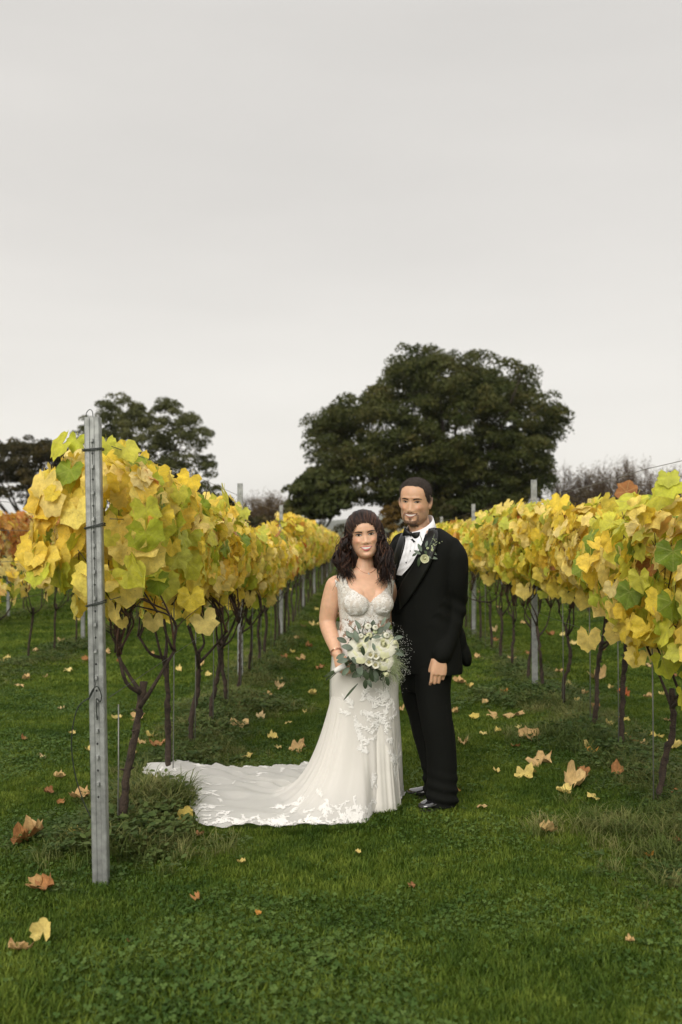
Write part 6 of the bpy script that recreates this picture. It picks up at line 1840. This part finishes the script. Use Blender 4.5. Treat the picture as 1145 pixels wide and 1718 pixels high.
# shoes
def shoe(ankle, toe, name='shoe'):
    a = Vector((ankle[0], ankle[1], 0)); t = Vector((toe[0], toe[1], 0)); d = (t - a).normalized(); sd = Vector((-d.y, d.x, 0))
    heel = a - d * .075; L_ = (t - heel).length
    secs = [(0, .012, .050), (.03, .026, .068), (.12, .034, .078), (.28, .036, .085), (.42, .038, .078), (.55, .043, .058), (.68, .048, .047), (.80, .046, .040), (.90, .037, .034), (.97, .022, .026), (1.0, .008, .016)]
    def mk(z0, grow, zt, mat, nm):
        v = []; n = 20
        for k, hw, h in secs:
            for j in range(n):
                t_ = 2 * math.pi * j / n; c, s_ = math.cos(t_), math.sin(t_); e = 2.6
                q = (abs(c) ** e + abs(s_) ** e) ** (-1 / e)
                hz = (h if zt is None else zt) / 2
                p = heel + d * (k * L_) + sd * ((hw + grow) * c * q * (1 - .25 * max(0, s_) * (1 if zt is None else 0))) + Vector((0, 0, z0 + hz + hz * s_ * q))
                v.append(p)
        f = grid_faces(len(secs), n, True); f.append(tuple(range(n))[::-1]); f.append(tuple(range((len(secs) - 1) * n, len(secs) * n)))
        return MB().add(v, f).build(nm, mat, groom)
    s1 = mk(.028, 0, None, M_patent, name)
    s2 = mk(.016, .004, .014, M_sole, 'shoe_sole'); s2.parent = s1
    lb_ = MB()
    for k in (.40, .45, .50):
        c0 = heel + d * (k * L_) + Vector((0, 0, .028 + np.interp(k, [.4, .5], [.082, .068])))
        tube(lb_, [c0 + sd * .014, c0 + Vector((0, 0, .002)), c0 - sd * .014], .0022, 5)
    l = lb_.build('shoelace', M_satinb, groom); l.parent = s1
g1 = ground_at(703, 1367) - GO; g2_ = ground_at(682, 1341) - GO
shoe(ankL + np.array([.0, -.01, 0]), g1); shoe(ankR + np.array([-.01, 0, 0]), g2_)
# wedding ring
rb_ = MB(); p = Vector(gl(741, 1134, -.22)); 
# ------------------------------------------------------------------ BOUQUET
M_petal = pmat('white_petal', (.62, .61, .50), .6, bump=.1, bscale=90, var=.08, vscale=30)
M_petalc = pmat('cream_petal', (.58, .58, .36), .5, var=.08, vscale=30)
M_euc = pmat('eucalyptus_leaf', (.115, .15, .105), .6, var=.35, vscale=14)
M_euc2 = pmat('dark_foliage', (.04, .062, .028), .5, var=.35, vscale=14)
M_stem = pmat('green_stem', (.07, .10, .04), .6, var=.3, vscale=30)
M_bud = pmat('green_bud', (.42, .48, .26), .5, var=.15, vscale=40)
M_rib = pmat('white_ribbon', (.80, .78, .74), .4)
M_gyp = pmat('gypsophila', (.80, .80, .74), .6)
BD = 5.13
bq = empty('bouquet', at(622, 1095, BD)); tag(bq, 'round bridal bouquet of white roses and eucalyptus held before the gown', 'bouquet')
BQ = Vector(bq.location)
def bp_(px, py, dy=0.0): return at(px, py, BD + dy) - BQ
bqc = bp_(618, 1098, .08)
def rose(name, px, py, r, mat, seed, dy=0.0, layers=5, open_=1.0):
    rg_ = np.random.RandomState(seed); c = bp_(px, py, dy); ax = (c - bqc); ax = (ax.normalized() * .7 + Vector((0, -1, .25))).normalized()
    Mx = ax.to_track_quat('Z', 'Y').to_matrix()
    root = None
    core = MB()
    def petal(mb, ang, rad, hgt, width, lean):
        v = []
        for i in range(6):
            k = i / 5
            for j in range(7):
                t = (j / 6 - .5) * 2
                a = ang + t * width * (.55 + .45 * k)
                rr = (rad * (.35 + .65 * math.sin(k * 1.45)) if lean > .3 else rad * (.12 + .85 * math.sin(k * 2.95))) + lean * k ** 3 * rad * .7 - .06 * rad * abs(t) ** 2
                z = hgt * k * (1 - .10 * t * t) - lean * k ** 4 * hgt * .55
                v.append(list(c + Mx @ Vector((math.cos(a) * rr, math.sin(a) * rr, z - hgt * .5 + .0015 * math.sin(9 * t + ang * 3) * k))))
        mb.add(v, grid_faces(6, 7))
    for L_ in range(layers):
        q = (L_ + .6) / layers; n = 3 + L_
        tgt = core if L_ < 2 else None
        for j in range(n):
            a = 6.283 * j / n + L_ * .9 + rg_.rand() * .4
            m_ = tgt or MB()
            petal(m_, a, r * q, r * (1.25 - .38 * q), 3.4 / n + .25, (.0 if L_ < 2 else (.35 + .9 * q) * open_) + rg_.rand() * .15)
            if tgt is None:
                if root is None:
                    pass
                pend.append((m_, 'petal'))
        if L_ == 1:
            root = core.build(name, M_petalc, bq)
            pend = []
    for q_, (m_, nm) in enumerate(pend): m_.build(nm, M_petalc if (q_ % 3 == 0 and layers > 4) else mat, root)
    if root is None: root = core.build(name, mat, bq)
    return root
for i, (px, py, r, mt, dy) in enumerate([(606, 1089, .043, M_petal, -.02), (645, 1081, .041, M_petal, -.02), (644, 1106, .034, M_petal, -.03), (656, 1083, .028, M_petalc, 0), (636, 1107, .026, M_petal, -.03)]):
    rose('rose', px, py, r, mt, i, dy)
for i, (px, py, r, mt) in enumerate([(618, 1051, .021, M_petal), (630, 1053, .018, M_petal), (649, 1066, .020, M_petal), (606, 1067, .016, M_petal), (620, 1066, .019, M_petalc), (659, 1093, .017, M_petal), (653.5, 1123, .018, M_petal), (654, 1113, .016, M_petal), (649, 1132, .016, M_petalc), (664, 1078, .014, M_petalc), (630, 1060, .014, M_bud), (645, 1130, .010, M_bud), (628, 1077, .013, M_bud)]):
    rose('small_rose', px, py, r, mt, 20 + i, -.01, 4, .12)
def cup_flower(px, py, r, seed):
    c = bp_(px, py, -.055); ax = ((c - bqc).normalized() * .5 + Vector((0, -1, .2))).normalized(); Mx = ax.to_track_quat('Z', 'Y').to_matrix()
    v = []
    prof = [(.05, -.5), (.45, -.35), (.75, 0), (.92, .35), (1.0, .5), (.86, .46), (.66, .25), (.45, .05)]
    for rr, z in prof:
        for j in range(20):
            t = 2 * math.pi * j / 20; w_ = 1 + .07 * math.cos(5 * t + seed)
            v.append(list(c + Mx @ Vector((math.cos(t) * rr * r * w_, math.sin(t) * rr * r * w_, z * r + .05 * r * math.sin(5 * t)))))
    root = MB().add(v, grid_faces(len(prof), 20, True)).build('lisianthus', M_petal, bq)
    cm = MB(); ball(cm, c + Mx @ Vector((0, 0, .02 * r)), (r * .46, r * .46, r * .2), 12, 8, Mx); cm.build('flower_centre', pmat('centre_%d' % seed, (.30, .27, .12), .7) if seed == 0 else bpy.data.materials['centre_0'], root)
for i, a in enumerate([(622, 1099, .020), (631, 1101, .019), (619.5, 1111.5, .020), (630.5, 1116, .019)]): cup_flower(*a, i)
def bleaf(px, py, dy, length, width, dirpx, mat, parent, name='leaf', tilt=0.0):
    """oval leaf whose stalk end is at the photo point and which points along dirpx"""
    c = bp_(px, py, dy); d = Vector((dirpx[0], tilt, -dirpx[1])).normalized(); n = Vector((.25 * math.sin(px), -1, .35)).normalized(); sd = d.cross(n).normalized(); n = sd.cross(d)
    v = []; m = 7
    for i in range(m):
        k = i / (m - 1); w_ = width * .5 * math.sin(math.pi * min(1, k * .93 + .04)) ** .75
        for t in (-1, -.5, 0, .5, 1):
            v.append(list(c + d * (k * length) + sd * (t * w_) + n * (.18 * abs(t) * w_ - .18 * length * k * k)))
    return MB().add(v, grid_faces(m, 5)).build(name, mat, parent)
LV = [(603, 1070, -.02, .070, .026, (-1, -.35)), (600, 1078, -.03, .062, .030, (-.25, -1)), (592, 1088, -.02, .058, .032, (-1, -.25)), (608, 1084, -.085, .050, .022, (.15, 1)), (584, 1107, -.02, .058, .032, (-1, .15)), (590, 1104, -.03, .055, .034, (.9, .5)), (598, 1122, -.02, .055, .034, (.9, .6)),
      (614, 1140, -.01, .05, .026, (-.1, 1)), (617, 1141, -.01, .045, .022, (.6, 1)), (628, 1124, -.02, .06, .026, (.4, 1)), (634, 1130, -.01, .05, .024, (-.3, 1)), (632, 1064, -.01, .055, .030, (.8, -.8)), (640, 1068, -.01, .05, .026, (.9, -.3)), (622, 1074, -.01, .04, .022, (.5, -.9)), (590, 1072, .0, .05, .026, (-.6, -.9)),
      (662, 1088, -.01, .055, .014, (1, .35)), (640, 1122, -.0, .05, .026, (.6, .8)), (600, 1096, -.02, .05, .030, (-1, .7)), (608, 1118, -.02, .06, .034, (-.4, 1)), (612, 1126, -.02, .05, .03, (.4, 1)), (579, 1098, .0, .05, .026, (-.9, .4)), (656, 1104, -.0, .05, .02, (1, .5)), (606, 1056, .0, .055, .020, (-.6, -1)), (582, 1078, .0, .055, .028, (-1, -.5)), (586, 1120, .0, .055, .028, (-.8, .9)), (644, 1058, -.01, .055, .026, (.7, -.9)), (660, 1072, -.01, .05, .022, (1, -.3)), (648, 1134, -.01, .055, .024, (.3, 1)), (664, 1096, -.03, .05, .020, (1, .2)), (625, 1070, -.05, .045, .020, (1, -.2)), (629, 1092, -.07, .04, .018, (-.2, -1)), (612, 1078, -.06, .04, .02, (.6, -.8)), (640, 1050, .0, .05, .018, (.5, -1))]
for i, a in enumerate(LV): bleaf(*a, M_euc if i % 4 != 3 else M_euc2, bq)
for a in [(610, 1125, -.005, .07, .034, (-.9, .5)), (622, 1122, -.0, .07, .034, (.2, 1)), (595, 1110, .0, .06, .034, (-.3, 1)), (640, 1095, .01, .07, .034, (1, .3)), (625, 1060, .01, .06, .03, (.1, -1)), (604, 1100, .0, .07, .04, (-1, .2)), (628, 1088, -.0, .06, .04, (.3, .3)), (618, 1080, .0, .06, .04, (-.4, -.7)), (650, 1118, .01, .06, .03, (.9, .9)), (634, 1118, .0, .06, .034, (0, 1))]:
    bleaf(*a, M_euc2, bq)
bleaf(601, 1147, -.02, .115, .012, (-1, 1.05), M_euc2, bq, 'blade')
for i, a in enumerate([(596, 1058), (600, 1050), (612, 1046), (585, 1064)]): bleaf(606, 1068, .0, .09, .006, (a[0] - 606, a[1] - 1068), M_euc2, bq, 'sprig')
# filler mass of small leaves behind the blooms
rb2 = np.random.RandomState(8); fm = MB()
for i in range(520):
    a = rb2.rand() * 6.283; rr = math.sqrt(rb2.rand()); px = 624 + 42 * rr * math.cos(a); py = 1096 + 46 * rr * math.sin(a)
    c = bp_(px, py, rb2.uniform(.0, .06)); d = Vector(rb2.randn(3)).normalized(); n = Vector(rb2.randn(3) + np.array([0, -1.5, 0])).normalized(); sd = d.cross(n).normalized(); l = rb2.uniform(.012, .026)
    fm.add([c, c + d * l * .5 + sd * l * .22, c + d * l, c + d * l * .5 - sd * l * .22], [(0, 1, 2, 3)])
o = fm.build('small_leaves', M_euc2, bq, smooth=False); o['kind'] = 'stuff'
# airy white spray at the right side of the bouquet
gm = MB(); gs = MB()
for i in range(620):
    k = rb2.rand() ** .8; a = rb2.uniform(-1.0, 1.25); R0 = 40 + 32 * k
    px = 622 + R0 * math.cos(a) * (.86 + .2 * rb2.rand()) ; py = 1100 + R0 * math.sin(a) * .95
    if rb2.rand() < .35: px, py = rb2.normal(668, 9), rb2.normal(1122, 16)
    c = bp_(px, py, rb2.uniform(-.03, .05)); ball(gm, c, rb2.uniform(.0008, .0015), 5, 4)
    if i % 3 == 0:
        s0 = bp_(640 + rb2.randn() * 8, 1098 + rb2.randn() * 12, .02); m_ = (s0 + c) / 2 + Vector(rb2.randn(3)) * .006
        tube(gs, [s0, m_, c], [.0008, .0006, .0004], 3, cap=False)
o = gm.build('white_spray', M_gyp, bq); o['kind'] = 'stuff'
o = gs.build('spray_stems', M_stem, bq); o['kind'] = 'stuff'
# fuzzy green frond under the spray
fz = MB()
for i in range(260):
    s0 = bp_(655 + rb2.randn() * 3, 1105 + rb2.randn() * 6, -.01); e = bp_(rb2.normal(667, 6), rb2.normal(1122, 14), rb2.uniform(-.02, .02))
    tube(fz, [s0, (s0 + e) / 2 + Vector(rb2.randn(3)) * .005, e], [.0009, .0007, .0005], 3, cap=False)
o = fz.build('green_frond', M_bud, bq); o['kind'] = 'stuff'
for i in range(13):
    s0 = bp_(548 + rb2.randn() * 2, 1134 + rb2.randn() * 3.2, .05 + rb2.randn() * .008); m_ = bp_(571 + rb2.randn() * 1.2, 1121 + rb2.randn() * 1.8, .03); e = bp_(600 + rb2.randn() * 7, 1103 + rb2.randn() * 8, .02)
    sm_ = MB(); tube(sm_, smooth_path([s0, m_, e], 8), .0024, 6); sm_.build('stem', M_stem, bq)
rbm = MB(); tube(rbm, smooth_path([bp_(562, 1126.5, .035), bp_(571, 1121, .03), bp_(580, 1116, .025)], 8), [.013, .0145, .0135], 14, rough=.08, rng=rb2); rbm.build('ribbon', M_rib, bq)

# ------------------------------------------------------------------ BOUTONNIERE
hb_ = Vector(jhit(714, 926, .02)) + GO
bn = empty('boutonniere', hb_); tag(bn, 'cream rose and green sprig buttonhole pinned on the black lapel', 'boutonniere')
_bq, _BQ, _BD, _bqc = bq, BQ, BD, bqc
bq = bn; BQ = Vector(bn.location); BD = float(bn.location.y) - .012; bqc = bp_(716, 928, .1)
rose('rose', 713, 937.5, .020, M_petalc, 71, -.02, 5, .3)
rose('bud', 726, 922.5, .008, M_bud, 72, -.015, 3, .2); rose('bud', 718, 920, .007, M_bud, 73, -.015, 3, .2)
for a, mt in [((708, 925, -.01, .045, .020, (-.5, -1)), M_euc), ((706, 930, -.01, .040, .018, (-1, -.7)), M_euc), ((704, 935, -.01, .05, .018, (-.1, 1)), M_euc2), ((718, 934, -.015, .055, .016, (1, .15)), M_euc), ((724, 915, -.01, .055, .012, (.55, 1)), M_bud), ((715, 918, -.01, .035, .014, (.2, -1)), M_euc), ((700, 928, -.01, .03, .014, (-.8, .5)), M_euc2),
              ((720, 918, -.005, .055, .004, (.45, -1)), M_euc2), ((722, 912, -.005, .05, .004, (1, -.05)), M_euc2), ((726, 908, -.005, .045, .004, (.35, -1.3)), M_euc2), ((722, 926, -.01, .04, .014, (1, .35)), M_euc), ((712, 924, -.005, .04, .018, (.3, .3)), M_euc2), ((710, 912, -.003, .05, .004, (-.3, -1)), M_euc2)]:
    bleaf(*a, mt, bn)
for i in range(40):
    c = bp_(rb2.normal(731, 4), rb2.normal(911 , 4), -.012); m_ = MB()
    if i < 20:
        ball(m_, c, .0024, 6, 4); m_.build('berry', M_bud, bn)
bq, BQ, BD, bqc = _bq, _BQ, _BD, _bqc
